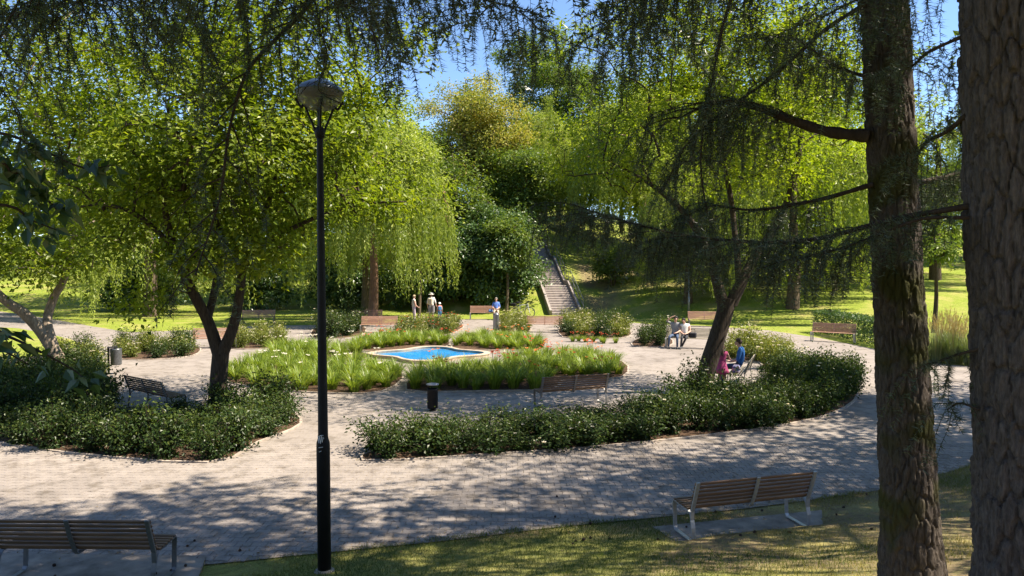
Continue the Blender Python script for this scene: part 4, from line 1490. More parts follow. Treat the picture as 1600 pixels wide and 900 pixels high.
# broadleaf sapling at the left edge, close to the viewer
rng = np.random.default_rng(77)
root = empty('broadleaf_sapling', (-4.6, 4.6, tz(-4.6, 4.6)), 0, 'leafy sapling close by, its large leaves entering at the left edge', 'tree')
bb = np.array(root.location)
a, lf = Acc(), Acc()
stem = curve([np.array((-4.6, 4.6, bb[2] - 0.1)) - bb, np.array((-4.5, 4.55, 2.6)) - bb, np.array((-4.4, 4.5, 4.0)) - bb, np.array((-4.3, 4.4, 5.6)) - bb], 5)
tube(a, stem, np.linspace(0.06, 0.02, len(stem)), 8)
for ax, nl in [([(-4.45, 4.55, 4.6), at(-20, 205, 4.5), at(60, 232, 4.6), at(130, 262, 4.7), at(178, 258, 4.75)], 46), ([(-4.5, 4.55, 4.1), at(-10, 260, 4.4), at(50, 300, 4.5), at(100, 330, 4.6)], 44),
               ([(-4.5, 4.55, 4.3), at(-30, 250, 4.2), at(20, 270, 4.2), at(60, 265, 4.3)], 34), ([(-4.55, 4.57, 3.0), at(-60, 505, 4.2), at(10, 525, 4.3), at(60, 548, 4.3), at(110, 575, 4.4), at(130, 590, 4.4)], 26),
               ([(-4.55, 4.57, 3.2), at(-60, 520, 4.0), at(0, 545, 4.0), at(45, 570, 4.1)], 16), ([(-4.5, 4.55, 3.9), at(-20, 320, 4.3), at(50, 345, 4.5), at(90, 360, 4.5)], 30)]:
    A = curve([np.asarray(tuple(p), float) - bb for p in ax], 5)
    tube(a, A, np.linspace(0.014, 0.003, len(A)), 5, cap=False)
    k = rng.integers(len(A) // 4, len(A), nl)
    P = A[k] + rng.normal(0, 0.05, (nl, 3))
    d = rand_dirs(rng, nl) * np.array([1, 1, 0.5]) + np.array([0.3, 0, -0.7])
    leaves(lf, P, unit(d), unit(rng.normal(0, 0.5, (nl, 3)) + np.array([0, -0.3, 0.8])), rng.uniform(0.09, 0.15, nl), rng.uniform(0.05, 0.075, nl), 0, np.clip(rng.normal(0.35, 0.2, nl), 0, 1))
a.obj('trunk', M['bark_twig'], root)
lf.obj('crown', M['leaf_near'], root, smooth=False)

# ------------------------------------------------------------------ rose bushes
def rose_meshes(seed, leafm, flower, h=0.75, r=0.5, nst=16, per=70, nfl=5):
    rng = np.random.default_rng(seed)
    st, lf, fl = Acc(), Acc(), Acc()
    P, D = [], []
    tips = []
    for k in range(nst):
        an = rng.uniform(0, 6.28)
        ro = r * rng.random() ** 0.6
        hh = h * rng.uniform(0.55, 1.15) * (1 - 0.35 * (ro / r) ** 2)
        e = np.array([math.cos(an) * ro, math.sin(an) * ro, hh])
        C = curve([(rng.normal(0, .04), rng.normal(0, .04), 0), e * [0.35, 0.35, 0.5] + rng.normal(0, .03, 3), e], 4)
        tube(st, C, np.linspace(0.008, 0.003, len(C)), 4, cap=False)
        tips.append(e)
        t = rng.random(per) ** 0.75
        q = np.stack([np.interp(t * (len(C) - 1), np.arange(len(C)), C[:, i]) for i in range(3)], 1)
        q = q + rng.normal(0, 0.085, (per, 3))
        q[:, 2] = np.maximum(q[:, 2], 0.03)
        P.append(q)
    P = np.concatenate(P)
    n = len(P)
    out = unit(P * [1, 1, 0.4] + 1e-6)
    nr_ = unit(out * 0.5 + np.array([0, 0, 0.8]) + rng.normal(0, 0.5, (n, 3)))
    d = unit(rng.normal(0, 1, (n, 3)) + out * 0.5)
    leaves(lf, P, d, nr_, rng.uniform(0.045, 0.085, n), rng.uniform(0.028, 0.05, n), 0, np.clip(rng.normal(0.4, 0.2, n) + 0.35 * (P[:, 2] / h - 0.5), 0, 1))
    for k in range(nfl):
        e = tips[rng.integers(len(tips))] + np.array([0, 0, 0.03])
        for ring_, (m_, rad) in enumerate(((6, 0.045), (5, 0.03))):
            an = np.linspace(0, 6.28, m_, endpoint=False) + rng.random()
            dd = np.stack([np.cos(an), np.sin(an), np.full(m_, 0.35 + ring_ * 0.8)], 1)
            leaves(fl, np.repeat(e[None], m_, 0), unit(dd), unit(np.array([0, 0, 1.0]) - dd * 0.3), rad, rad * 1.1, 0, rng.random(m_), fold=-0.2)
    s, l = st.mesh('stems', M['bark_twig']), lf.mesh('foliage', M[leafm], False)
    f = fl.mesh('blooms', M[flower], False) if nfl else None
    return s, l, f


ROSE = {'plain': [rose_meshes(760 + k, 'leaf_rose', 'petal_white', nfl=0, h=(0.7, 0.62, 0.8)[k], r=(0.55, 0.5, 0.45)[k]) for k in range(3)],
        'dark': [rose_meshes(700 + k, 'leaf_rose', 'petal_white', nfl=(2, 0, 3, 1)[k], h=(0.8, 0.7, 0.62, 0.9)[k], r=(0.55, 0.5, 0.45, 0.5)[k]) for k in range(4)],
        'pale': [rose_meshes(720 + k, 'leaf_rose_pale', 'petal_white', nfl=(6, 3, 8)[k], h=0.7) for k in range(3)],
        'red': [rose_meshes(740 + k, 'leaf_rose', 'petal_red', nfl=(12, 8)[k], h=0.6) for k in range(2)]}


def place(poly, c):
    u = poly[:, 0] / poly[:, 1]
    t = (c[0] / c[1] - u.min()) / (u.max() - u.min())
    return ('left end', 'left half', 'right half', 'right end')[min(3, int(t * 4))]


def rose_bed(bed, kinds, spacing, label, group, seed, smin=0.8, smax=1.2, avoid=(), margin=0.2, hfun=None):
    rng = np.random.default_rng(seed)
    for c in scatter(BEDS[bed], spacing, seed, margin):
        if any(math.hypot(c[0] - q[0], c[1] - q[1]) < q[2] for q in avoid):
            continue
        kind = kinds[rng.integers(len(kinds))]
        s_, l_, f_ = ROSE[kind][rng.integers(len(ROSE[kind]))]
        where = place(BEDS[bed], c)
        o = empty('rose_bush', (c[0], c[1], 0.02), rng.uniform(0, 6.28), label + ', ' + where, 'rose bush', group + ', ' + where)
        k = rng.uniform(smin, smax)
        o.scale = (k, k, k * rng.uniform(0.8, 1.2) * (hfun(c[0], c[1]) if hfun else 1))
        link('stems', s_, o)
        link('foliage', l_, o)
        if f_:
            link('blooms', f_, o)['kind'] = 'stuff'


t1 = gr(340, 641)
t2 = gr(1098, 616)


def px_of(x, y):
    return 800 + FPX * x / y


def h_left(x, y):
    return 0.42 if 160 < px_of(x, y) < 325 and y > 13.8 else 1.0


def h_right(x, y):
    u = px_of(x, y)
    h = np.interp(u, [560, 700, 800, 850, 950, 1000, 1340], [0.8, 0.85, 0.65, 0.5, 0.58, 0.9, 1.0])
    if 1110 < u < 1215 and y > 17.6:
        h = 0.5
    return h


rose_bed('rose_left', ['plain', 'plain', 'plain', 'plain', 'dark'], 0.52, 'shaded leafy rose bush in the bed around the forked tree', 'rose bushes around the forked tree', 1, 0.85, 1.35, [(t1.x, t1.y, 0.35)], 0.08, h_left)
rose_bed('rose_right', ['plain', 'dark', 'plain', 'dark', 'dark'], 0.5, 'rose bush in the long crescent bed below the leaning tree', 'rose bushes in the crescent bed', 2, 0.85, 1.3, [(t2.x, t2.y, 0.4)], 0.08, h_right)
rose_bed('rose_far_left', ['pale', 'dark'], 0.7, 'low rose bush in the bed beside the left litter bin', 'rose bushes beside the left litter bin', 3)
rose_bed('rose_far_mid', ['pale'], 0.7, 'low pale rose bush behind the front left daylily bed', 'rose bushes behind the front left daylilies', 4)
rose_bed('rose_behind_benches', ['dark'], 0.75, 'dark rose bush left of the dappled pair of benches', 'rose bushes by the dappled benches', 5, 1.0, 1.5)
rose_bed('rose_far_centre', ['red', 'pale'], 0.75, 'rose bush with red blooms right of the dappled benches', 'rose bushes with red blooms', 6, 0.9, 1.2)
rose_bed('rose_by_bin', ['pale'], 0.75, 'tall pale rose bush behind the grey litter bin', 'rose bushes behind the grey bin', 7, 0.9, 1.1)
rose_bed('rose_far_right', ['pale', 'dark'], 0.8, 'rose bush with cream blooms right of the single far bench', 'rose bushes right of the far bench', 8, 0.95, 1.35)
rose_bed('rose_couple', ['dark'], 0.7, 'small dark rose bush left of the seated couple', 'rose bushes by the seated couple', 9)
rose_bed('rose_behind_man', ['pale'], 0.6, 'sunny pale rose bush behind the man in blue', 'rose bushes behind the man in blue', 10, 0.9, 1.3)
rose_bed('tree_left', ['dark', 'pale'], 0.7, 'rose bush at the foot of the pale twin stems', 'rose bushes at the pale twin stems', 12, 0.8, 1.1, [(gr(104, 588).x, gr(104, 588).y, 0.35)])


# ------------------------------------------------------------------ daylilies
def blades(acc, rng, n, h, spread, w, tint=(0.5, 0.18), droop=0.7, base_r=0.12, segs=4):
    an = rng.uniform(0, 6.28, n)
    d = np.stack([np.cos(an), np.sin(an), np.zeros(n)], 1)
    b0 = d * (base_r * rng.random((n, 1)) ** 0.5)
    L = h * rng.uniform(0.65, 1.15, n)[:, None]
    sp = spread * rng.uniform(0.3, 1.1, n)[:, None]
    side = np.stack([-d[:, 1], d[:, 0], np.zeros(n)], 1)
    rows_ = []
    tl = np.linspace(0, 1, segs + 1)
    for t in tl:
        p = b0 + d * sp * L * t ** 1.6 + np.array([0, 0, 1.0]) * L * (t - droop * 0.5 * t ** 2.6 * np.clip(sp * 1.3, 0, 1))
        ww = w * (1 - t ** 2) + 0.0005
        rows_.append(p - side * ww / 2)
        rows_.append(p + side * ww / 2)
    V = np.stack(rows_, 1)
    k = V.shape[1]
    f = np.concatenate([np.arange(n)[:, None] * k + np.array([[2 * s, 2 * s + 1, 2 * s + 3, 2 * s + 2]]) for s in range(segs)])
    t = np.clip(rng.normal(tint[0], tint[1], n), 0, 1)
    acc.add(V.reshape(-1, 3), f, 0, np.repeat(t, k))


def lily_meshes(seed, nfl, petal):
    rng = np.random.default_rng(seed)
    a = Acc()
    blades(a, rng, 110, 0.70, 0.80, 0.024, (0.45, 0.25), droop=0.85)
    me = a.mesh('daylily_clump', M['blade_lily'], False)
    if not nfl:
        return me, None
    f = Acc()
    for k in range(nfl):
        an, rr = rng.uniform(0, 6.28), rng.uniform(0.05, 0.3)
        e = np.array([math.cos(an) * rr, math.sin(an) * rr, rng.uniform(0.62, 0.85)])
        tube(f, [e * [0.2, 0.2, 0], e * [0.7, 0.7, 0.6], e], 0.004, 3, 1, 0.4, cap=False)
        aa = np.linspace(0, 6.28, 6, endpoint=False) + rng.random()
        dd = np.stack([np.cos(aa), np.sin(aa), np.full(6, 0.7)], 1)
        leaves(f, np.repeat(e[None], 6, 0), unit(dd), unit(np.array([0, 0, 1.0]) - dd * 0.4), 0.075, 0.035, 0, rng.random(6), fold=-0.15)
    return me, f.mesh('flowers', [M[petal], M['blade_lily']], False)


LILY = [lily_meshes(800, 0, None), lily_meshes(801, 0, None), lily_meshes(802, 3, 'petal_orange'), lily_meshes(803, 2, 'petal_white'), lily_meshes(804, 5, 'petal_red')]


def lily_bed(bed, mix_, label, group, seed, spacing=0.5, smin=0.85, smax=1.25):
    rng = np.random.default_rng(seed)
    for c in scatter(BEDS[bed], spacing, seed, 0.10):
        if math.hypot(c[0] - pc.x, c[1] - pc.y) < 3.0:
            continue
        me, fl = LILY[mix_[rng.integers(len(mix_))]]
        where = place(BEDS[bed], c)
        o = tag(link('daylily_clump', me, None, (c[0], c[1], 0.02), rng.uniform(0, 6.28)), label + ', ' + where, 'daylily', group + ', ' + where)
        k = rng.uniform(smin, smax)
        o.scale = (k, k, k * rng.uniform(0.72, 0.98))
        if fl:
            link('flowers', fl, o)['kind'] = 'stuff'


lily_bed('lily_front_left', [0, 1, 0, 1, 3], 'daylily clump in the bed at front left of the pool', 'daylilies front left of the pool', 21)
lily_bed('lily_back_left', [0, 1, 3], 'daylily clump in the small bed at the left side of the pool', 'daylilies left of the pool', 22)
lily_bed('lily_back_mid', [0, 1, 1, 4], 'daylily clump behind the pool, in front of the dappled benches', 'daylilies behind the pool on the left', 23)
lily_bed('lily_back_right', [0, 1, 2], 'daylily clump behind the pool, right of the middle path', 'daylilies behind the pool on the right', 24)
lily_bed('lily_front_right', [0, 1, 0, 1, 0, 2, 4], 'daylily clump in the large bed at front right of the pool', 'daylilies front right of the pool', 25)

# red daylilies along the far path
rng = np.random.default_rng(31)
for (p0, p1, n) in [((590, 521), (690, 519), 8), ((890, 533), (965, 536), 7)]:
    a0, a1 = gr(*p0), gr(*p1)
    for k in range(n):
        q = a0.lerp(a1, (k + 0.5) / n)
        o = tag(link('daylily_clump', LILY[4][0], None, (q.x + rng.normal(0, 0.1), q.y + rng.normal(0, 0.15), 0.0), rng.uniform(0, 6)), 'red-flowered daylily clump in the row before the dappled benches' if p0[0] < 700 else 'red-flowered daylily clump in the row right of the single far bench', 'daylily', 'red daylilies left' if p0[0] < 700 else 'red daylilies right')
        o.scale = (0.6, 0.6, 0.55)
        link('flowers', LILY[4][1], o)['kind'] = 'stuff'

# ------------------------------------------------------------------ ornamental grass and hedge
for k, (px, py, s, lab) in enumerate([(1462, 566, 1.0, 'left'), (1490, 568, 1.1, 'middle'), (1518, 571, 1.0, 'right'), (1480, 556, 1.1, 'rear')]):
    q = gr(px, py)
    rng = np.random.default_rng(840 + k)
    o = empty('ornamental_grass', (q.x, q.y, 0), 0, 'tall ornamental grass with tan plumes beyond the path, %s of the four clumps' % lab, 'ornamental grass', 'ornamental grasses')
    a = Acc()
    blades(a, rng, 420, 1.25 * s, 0.5, 0.014, (0.35, 0.16), base_r=0.3, segs=4)
    a.obj('blades', M['grass_orn'], o, smooth=False)
    a = Acc()
    n = 60
    an = rng.uniform(0, 6.28, n)
    d = np.stack([np.cos(an), np.sin(an), np.zeros(n)], 1) * rng.uniform(0.05, 0.75, (n, 1))
    H = rng.uniform(1.25, 1.75, (n, 1)) * s
    for i in range(n):
        e = np.array([d[i, 0], d[i, 1], H[i, 0] - 0.25 * np.hypot(*d[i, :2])])
        tube(a, [e * [0.2, 0.2, 0], e * [0.6, 0.6, 0.6], e], 0.003, 3, 0, 0.9, cap=False)
        m_ = 16
        t = rng.random((m_, 1)) * 0.35
        P = e * (1 - t * 0.5)
        leaves(a, P, unit(rng.normal(0, 0.35, (m_, 3)) + [0, 0, 1]), rand_dirs(rng, m_), 0.09, 0.014, 0, np.clip(rng.normal(0.95, 0.08, m_), 0, 1))
    a.obj('plumes', M['grass_orn'], o, smooth=False)

# clipped hedge behind the bench on the right
h0, h1 = gr(1268, 519), gr(1392, 548)
hd = (h1 - h0)
hl = hd.length
hroot = empty('clipped_hedge', (h0.x, h0.y, 0), math.atan2(hd.y, hd.x), 'clipped leafy hedge behind the sunlit bench on the right', 'hedge')
rng = np.random.default_rng(860)
n = 9000
P = np.stack([rng.uniform(-0.3, hl, n), rng.uniform(0.15, 1.25, n), rng.uniform(0.03, 1.05, n)], 1)
sh_ = rng.random(n)
P[:, 1] = np.where(sh_ < 0.35, rng.normal(0.2, 0.05, n), P[:, 1])
P[:, 2] = np.where((sh_ > 0.35) & (sh_ < 0.75), rng.normal(1.05, 0.06, n), P[:, 2])
P[:, 2] += 0.10 * (fbm(P[:, 0] * 1.5, P[:, 1] * 1.5, 4) - 0.45)
a = Acc()
nr_ = unit(rng.normal(0, 0.6, (n, 3)) + [0, -0.3, 0.7])
leaves(a, P, rand_dirs(rng, n), nr_, rng.uniform(0.07, 0.12, n), rng.uniform(0.045, 0.07, n), 0, np.clip(rng.normal(0.45, 0.22, n), 0, 1))
a.obj('foliage', M['leaf_dark'], hroot, smooth=False)
a = Acc()
for k in range(14):
    x = hl * (k + 0.5) / 14
    tube(a, [(x, 0.7, 0), (x + 0.05, 0.6, 0.5), (x - 0.1, 0.75, 0.95)], [0.02, 0.014, 0.005], 5)
a.obj('stems', M['bark_twig'], hroot)

# ------------------------------------------------------------------ foreground grass
rng = np.random.default_rng(870)
n = 120000
X = rng.uniform(-8, 11, n)
Yg = edge_y(X) - 0.10 + 0.45 * (fbm(X * 2.2, X * 0 + 3.0, 8, 4) - 0.3) - rng.random(n) ** 1.25 * 4.2
k = (Yg > 5.0) & (np.abs(X) < 0.78 * Yg + 0.5)
for pad in PADS:
    k &= ~inside(np.stack([X, Yg], 1), pad)
dryn = fbm(X * 0.8, Yg * 0.8, 12, 4)
k &= (rng.random(n) < np.clip((0.56 - dryn) * 7, 0.06, 1))
X, Yg, dryn = X[k], Yg[k], dryn[k]
n = len(X)
Z = terrain(X, Yg)
hgt = rng.uniform(0.02, 0.065, n) * (1 + 0.8 * (rng.random(n) < 0.06))
an = rng.uniform(0, 6.28, n)
sd = np.stack([np.cos(an), np.sin(an), np.zeros(n)], 1) * 0.0035
Z = np.maximum(Z, 0.012)
bs = np.stack([X, Yg, Z - 0.004], 1)
tip = bs + np.stack([rng.normal(0, 0.025, n), rng.normal(0, 0.025, n), hgt], 1)
V = np.stack([bs - sd, bs + sd, tip], 1).reshape(-1, 3)
a = Acc()
tt = np.clip(0.48 + (dryn - 0.45) * 2.2 + rng.normal(0, 0.18, n) + 0.35 * np.clip((X - 1.5) / 2, 0, 1), 0, 1)
a.add(V, np.arange(len(V)).reshape(-1, 3), 0, np.repeat(tt, 3))
tag(a.obj('grass', M['grass'], smooth=False), 'short patchy grass on the bank in front of the path', 'grass', kind='stuff')

# dead leaves and twigs blown along the edges
n = 2600
X = rng.uniform(-7, 9, n)
Yg = edge_y(X) + np.where(rng.random(n) < 0.6, rng.normal(0.05, 0.25, n), rng.normal(0.3, 1.6, n))
k = rng.random(n) < 0.35
q = scatter(BEDS['rose_right'], 0.35, 3)
Z = np.maximum(terrain(X, Yg), 0.016) + 0.006
a = Acc()
leaves(a, np.stack([X, Yg, Z], 1), unit(rng.normal(0, 1, (n, 3)) * [1, 1, 0.15]), unit(rng.normal(0, 0.25, (n, 3)) + [0, 0, 1]), rng.uniform(0.012, 0.05, n), rng.uniform(0.004, 0.022, n), 0, rng.random(n))
M['litter'] = leaf_mat('dead_leaf', [(0, (0.07, 0.04, 0.02)), (0.6, (0.18, 0.11, 0.05)), (1, (0.33, 0.24, 0.10))], 0.2)
tag(a.obj('leaf_litter', M['litter'], smooth=False), 'dry brown leaf litter along the edge of the path', 'leaf litter', kind='stuff')

# cones fallen around the right bench
a = Acc()
prof = []
for k in range(9):
    z = k / 8 * 0.042
    r0 = 0.016 * math.sin(math.pi * (0.12 + 0.8 * k / 8))
    prof += [(r0 * 1.15, z), (r0 * 0.8, z + 0.0035)]
lathe(a, [(0, -0.001)] + prof + [(0, 0.047)], 9)
cone_me = a.mesh('larch_cone', simple('cone_brown', (0.05, 0.03, 0.02), 0.9), False)
for k in range(38):
    x, y = rng.uniform(0.6, 6.0), rng.uniform(8.7, 11.2)
    if k > 26:
        x, y = rng.uniform(-5.6, -3.0), rng.uniform(7.9, 9.2)
    z = max(tz(x, y), 0.014, PAD_Z if any(inside([(x, y)], p)[0] for p in PADS) else 0)
    o = tag(link('larch_cone', cone_me, None, (x, y, z + 0.014)), 'small dark larch cone fallen around the right foreground bench' if k <= 26 else 'small dark larch cone fallen around the left foreground bench', 'cone', 'fallen cones right' if k <= 26 else 'fallen cones left')
    o.rotation_euler = (math.pi / 2 + rng.normal(0, 0.3), 0, rng.uniform(0, 6.28))
    o.scale = [rng.uniform(0.8, 1.25)] * 3

# ------------------------------------------------------------------ benches
BL = 1.84
BENCH = {}


def bench_meshes():
    a = Acc()
    bbox(a, (0, 0, 0), (BL, 0.040, 0.024), 0.005)
    slat = {k: a.mesh('slat', M[k], False) for k in ('wood', 'wood_far', 'wood_grey')}
    a = Acc()
    loop = [(0, 0.50, 0.425), (0, 0.525, 0.40), (0, 0.50, 0.06), (0, 0.47, 0.022), (0, 0.10, 0.012), (0, 0.015, 0.014), (0, 0.03, 0.20), (0, 0.075, 0.36), (0, 0.13, 0.405), (0, 0.30, 0.405)]
    bar(a, loop, 0.055, 0.012, (1, 0, 0), closed=True)
    post = [(0, 0.06, 0.30), (0, 0.055, 0.42), (0, -0.01, 0.60), (0, -0.085, 0.83)]
    bar(a, post, 0.05, 0.022, (1, 0, 0))
    end = {k: a.mesh('end_frame', M[k], False) for k in ('steel', 'steel_pale')}
    a = Acc()
    bar(a, [(0, 0.30, 0.392), (0, 0.09, 0.385), (0, 0.052, 0.43), (0, -0.025, 0.60), (0, -0.10, 0.83)], 0.05, 0.012, (1, 0, 0))
    br = {k: a.mesh('centre_bracket', M[k], False) for k in ('steel', 'steel_pale')}
    return slat, end, br


B_SLAT, B_END, B_BR = bench_meshes()


def bench(label, x, y, rz, wood='wood', metal='steel', z=0.0, group='slatted park benches'):
    o = empty('park_bench', (x, y, z), rz, label, 'bench', group)
    for s in (-1, 1):
        link('end_frame', B_END[metal], o, (s * (BL / 2 - 0.03), 0, 0))
    link('centre_bracket', B_BR[metal], o, (0, 0, 0))
    n = 7
    for k in range(n):
        t = (k + 0.5) / n
        yy = 0.065 + (-0.075 - 0.065) * t
        zz = 0.445 + (0.83 - 0.445) * t
        s = link('slat', B_SLAT[wood], o, (0, yy + 0.012, zz))
        s.rotation_euler = (math.radians(90 + 20), 0, 0)
    for k in range(6):
        link('slat', B_SLAT[wood], o, (0, 0.155 + k * 0.066, 0.425 + 0.012 * (k / 5)))
    return o


def bench_ends(label, left_px, right_px, z=0.0, **kw):
    p, q = gr(left_px[0], left_px[1], z), gr(right_px[0], right_px[1], z)
    c = (p + q) / 2
    return bench(label, c.x, c.y, math.atan2(q.y - p.y, q.x - p.x), z=z, **kw)


def bench_face(label, px, py, ang, front=True, **kw):
    """ang: heading of the seat; px, py: middle of the front feet"""
    p = gr(px, py)
    f = Vector((-math.sin(ang), math.cos(ang), 0))
    if front:
        p = p - f * 0.5
    return bench(label, p.x, p.y, ang, **kw)


b_near_right = bench_ends('slatted bench on a slab at front right, seen from behind in sun and shade', (1078, 851), (1272, 827), PAD_Z, metal='steel_pale')
b_near_left = bench_ends('slatted bench seen from behind at the bottom left corner', (-8, 922), (237, 924), PAD_Z)
p = gr(228, 643)
bench('dark slatted bench half hidden behind the roses left of the forked tree', p.x, p.y, R(-36))
bench_ends('dark slatted bench seen from behind, amid roses below the pool', (845, 641), (950, 633))
b_couple = bench_face('weathered bench with a seated couple behind the leaning trunk', 1074, 545, math.pi - 0.3, wood='wood_grey', metal='steel_pale')
p = gr(1171, 602)
b_man = bench('weathered bench seen end-on carrying the man in blue', p.x, p.y, R(66), wood='wood_grey')
bench_face('sunlit reddish bench in front of the clipped hedge', 1300, 535, math.radians(147), wood='wood_far', metal='steel_pale')
b_far = bench_face('reddish bench at the far end of the middle path, a man on it', 757, 499.5, math.pi, wood='wood_far', metal='steel_pale')
bench_face('dappled reddish bench nearer of the pair by the warm brown trunk', 591, 521, math.pi + 0.05, wood='wood_far', metal='steel_pale')
bench_face('shaded bench farther of the pair by the warm brown trunk', 571, 508, math.pi + 0.1, wood='wood_far')
bench_face('empty reddish bench among pale roses below the staircase', 850, 520, math.pi - 0.12, wood='wood_far')
bench_face('reddish bench at the far path right behind the leaning trunk', 1103, 511, math.pi - 0.1, wood='wood_far')
bench_face('reddish bench half hidden behind the forked trunk', 334, 545, math.pi + 0.2, wood='wood_far', metal='steel_pale')
bench_face('shaded bench on the far path left of the lamp post', 402, 508, math.pi + 0.15, wood='wood_far')

# ------------------------------------------------------------------ litter bins
p = gr(676, 641)
o = empty('litter_bin', (p.x, p.y, 0), 0, 'black litter bin with a flat raised lid beside the middle path', 'litter bin', 'litter bins')
o.scale = (0.86, 0.86, 0.9)
a = Acc()
lathe(a, [(0, 0.06), (0.15, 0.06), (0.155, 0.08), (0.155, 0.56), (0.162, 0.57), (0.162, 0.6), (0.145, 0.6), (0.14, 0.5), (0, 0.48)], 24)
a.obj('body', M['black'], o)
a = Acc()
lathe(a, [(0, 0.70), (0.17, 0.70), (0.185, 0.712), (0.185, 0.728), (0.15, 0.742), (0, 0.75)], 24)
a.obj('lid', M['grey_metal'], o)
for an in (0.5, 2.6, 4.7):
    a = Acc()
    tube(a, [(0.14 * math.cos(an), 0.14 * math.sin(an), 0.56), (0.14 * math.cos(an), 0.14 * math.sin(an), 0.71)], 0.010, 6)
    a.obj('lid_support', M['black'], o)
a = Acc()
lathe(a, [(0.0, 0), (0.11, 0), (0.11, 0.015), (0.05, 0.02), (0.05, 0.065), (0, 0.065)], 16)
a.obj('foot', M['black'], o)

p = gr(170, 585)
o = empty('litter_bin', (p.x, p.y, 0), 0.5, 'dark bin hung on a black post beside the left roses', 'litter bin', 'litter bins')
a = Acc()
bbox(a, (0, 0, 0.45), (0.06, 0.06, 0.92), 0.008)
a.obj('post', M['black'], o, smooth=False)
a = Acc()
lathe(a, [(0, 0.30), (0.15, 0.30), (0.16, 0.32), (0.17, 0.80), (0.175, 0.83), (0.155, 0.83), (0.15, 0.7), (0, 0.68)], 20, c=(0.22, 0, 0))
a.obj('body', simple('bin_zinc', (0.16, 0.17, 0.18), 0.35, 0.7, 0.3), o)
a = Acc()
bbox(a, (0.12, 0, 0.88), (0.30, 0.28, 0.02), 0.006)
a.obj('lid', M['black'], o, smooth=False)

p = gr(775, 516)
o = empty('litter_bin', (p.x, p.y, 0), 0, 'slim grey cylindrical bin before the man on the far bench', 'litter bin', 'litter bins')
a = Acc()
lathe(a, [(0, 0.0), (0.15, 0.0), (0.155, 0.03), (0.155, 0.80), (0.165, 0.82), (0.165, 0.86), (0.14, 0.86), (0.13, 0.7), (0, 0.68)], 22)
a.obj('body', M['grey_metal'], o)
a = Acc()
lathe(a, [(0, 0.93), (0.10, 0.93), (0.165, 0.90), (0.165, 0.89), (0, 0.89)], 22)
a.obj('lid', M['grey_metal'], o)
a = Acc()
lathe(a, [(0.157, 0.0), (0.17, 0.0), (0.17, 0.06), (0.157, 0.06)], 22)
a.obj('foot', M['black'], o)

# ------------------------------------------------------------------ street lamps
M['lamp_glass'], nt, b = new_mat('lamp_glass_dusty')
b.inputs['Base Color'].default_value = (0.26, 0.24, 0.20, 1)
b.inputs['Roughness'].default_value = 0.35
b.inputs['Transmission Weight'].default_value = 0.0
tr, tl, mx, mx2 = N(nt, 'ShaderNodeBsdfTransparent'), N(nt, 'ShaderNodeBsdfTranslucent'), N(nt, 'ShaderNodeMixShader'), N(nt, 'ShaderNodeMixShader')
tl.inputs[0].default_value = (0.28, 0.25, 0.20, 1)
tr.inputs[0].default_value = (0.85, 0.85, 0.8, 1)
mx.inputs[0].default_value = 0.55
mx2.inputs[0].default_value = 0.45
nt.links.new(b.outputs[0], mx.inputs[1])
nt.links.new(tl.outputs[0], mx.inputs[2])
nt.links.new(mx.outputs[0], mx2.inputs[1])
nt.links.new(tr.outputs[0], mx2.inputs[2])
nt.links.new(mx2.outputs[0], nt.nodes['Material Output'].inputs['Surface'])
M['dome'] = simple('lamp_dome', (0.10, 0.12, 0.15), 0.3, 0.4, 0.2, 6)

YL = gr(507, 893, 0.05).y
lx = gr(507, 893, 0.05).x
lz = tz(lx, YL) - 0.02


def lz_at(py):
    return at(500, py, YL).z - lz


lamp = empty('street_lamp', (lx, YL, lz), 0, 'tall black street lamp with a domed glass lantern in the foreground', 'street lamp')
top = lz_at(214)
a = Acc()
lathe(a, [(0, -0.1), (0.078, -0.1), (0.078, 1.52), (0.075, 1.56), (0.062, 1.60), (0.058, 1.62), (0.036, top - 0.05), (0.036, top), (0, top)], 24)
pole = a.obj('pole', M['black'], lamp)
a = Acc()
lathe(a, [(0, -0.02), (0.12, -0.02), (0.12, 0.03), (0.085, 0.05), (0.079, 0.055)], 24)
a.obj('base_collar', simple('lamp_base_concrete', (0.22, 0.2, 0.17), 0.9), lamp)
a = Acc()
lathe(a, [(0.030, top - 0.02), (0.05, top - 0.01), (0.062, top + 0.05), (0.05, top + 0.10), (0.03, top + 0.12), (0, top + 0.12)], 18)
a.obj('collar', M['black'], lamp)
zr, zb, zd = lz_at(150), lz_at(167), lz_at(127)
Rb = 0.262
for k in range(4):
    an = k * math.pi / 2 + 0.35
    c_, s_ = math.cos(an), math.sin(an)
    a = Acc()
    prof = curve([(0.045, 0, top + 0.04), (0.07, 0, top + 0.12), (0.12, 0, top + 0.24), (0.17, 0, top + 0.36), (0.20, 0, zb - 0.02), (0.262, 0, zb + 0.07)], 4)
    tube(a, [(q[0] * c_, q[0] * s_, q[2]) for q in prof], 0.014, 7)
    a.obj('arm', M['black'], lamp)
a = Acc()
lathe(a, [(0.0, zb - 0.03), (0.15, zb - 0.02), (0.18, zb), (0.235, zb + 0.06), (Rb, zr + 0.02), (Rb * 0.985, zr + 0.055)], 36)
a.obj('lantern_glass', M['lamp_glass'], lamp)
a = Acc()
lathe(a, [(Rb + 0.012, zr + 0.045), (Rb + 0.012, zr + 0.06), (Rb * 0.86, zr + 0.11), (Rb * 0.6, zd - 0.02), (Rb * 0.3, zd + 0.02), (0.02, zd + 0.03), (0.018, zd + 0.05), (0, zd + 0.052)], 36)
a.obj('dome', M['dome'], lamp)
a = Acc()
tube(a, [(0, 0, top + 0.1), (0, 0, zr + 0.03)], 0.014, 8)
a.obj('lamp_stem', M['black'], lamp)
# white scribble and dash on the pole
a = Acc()
zm = lz_at(686)


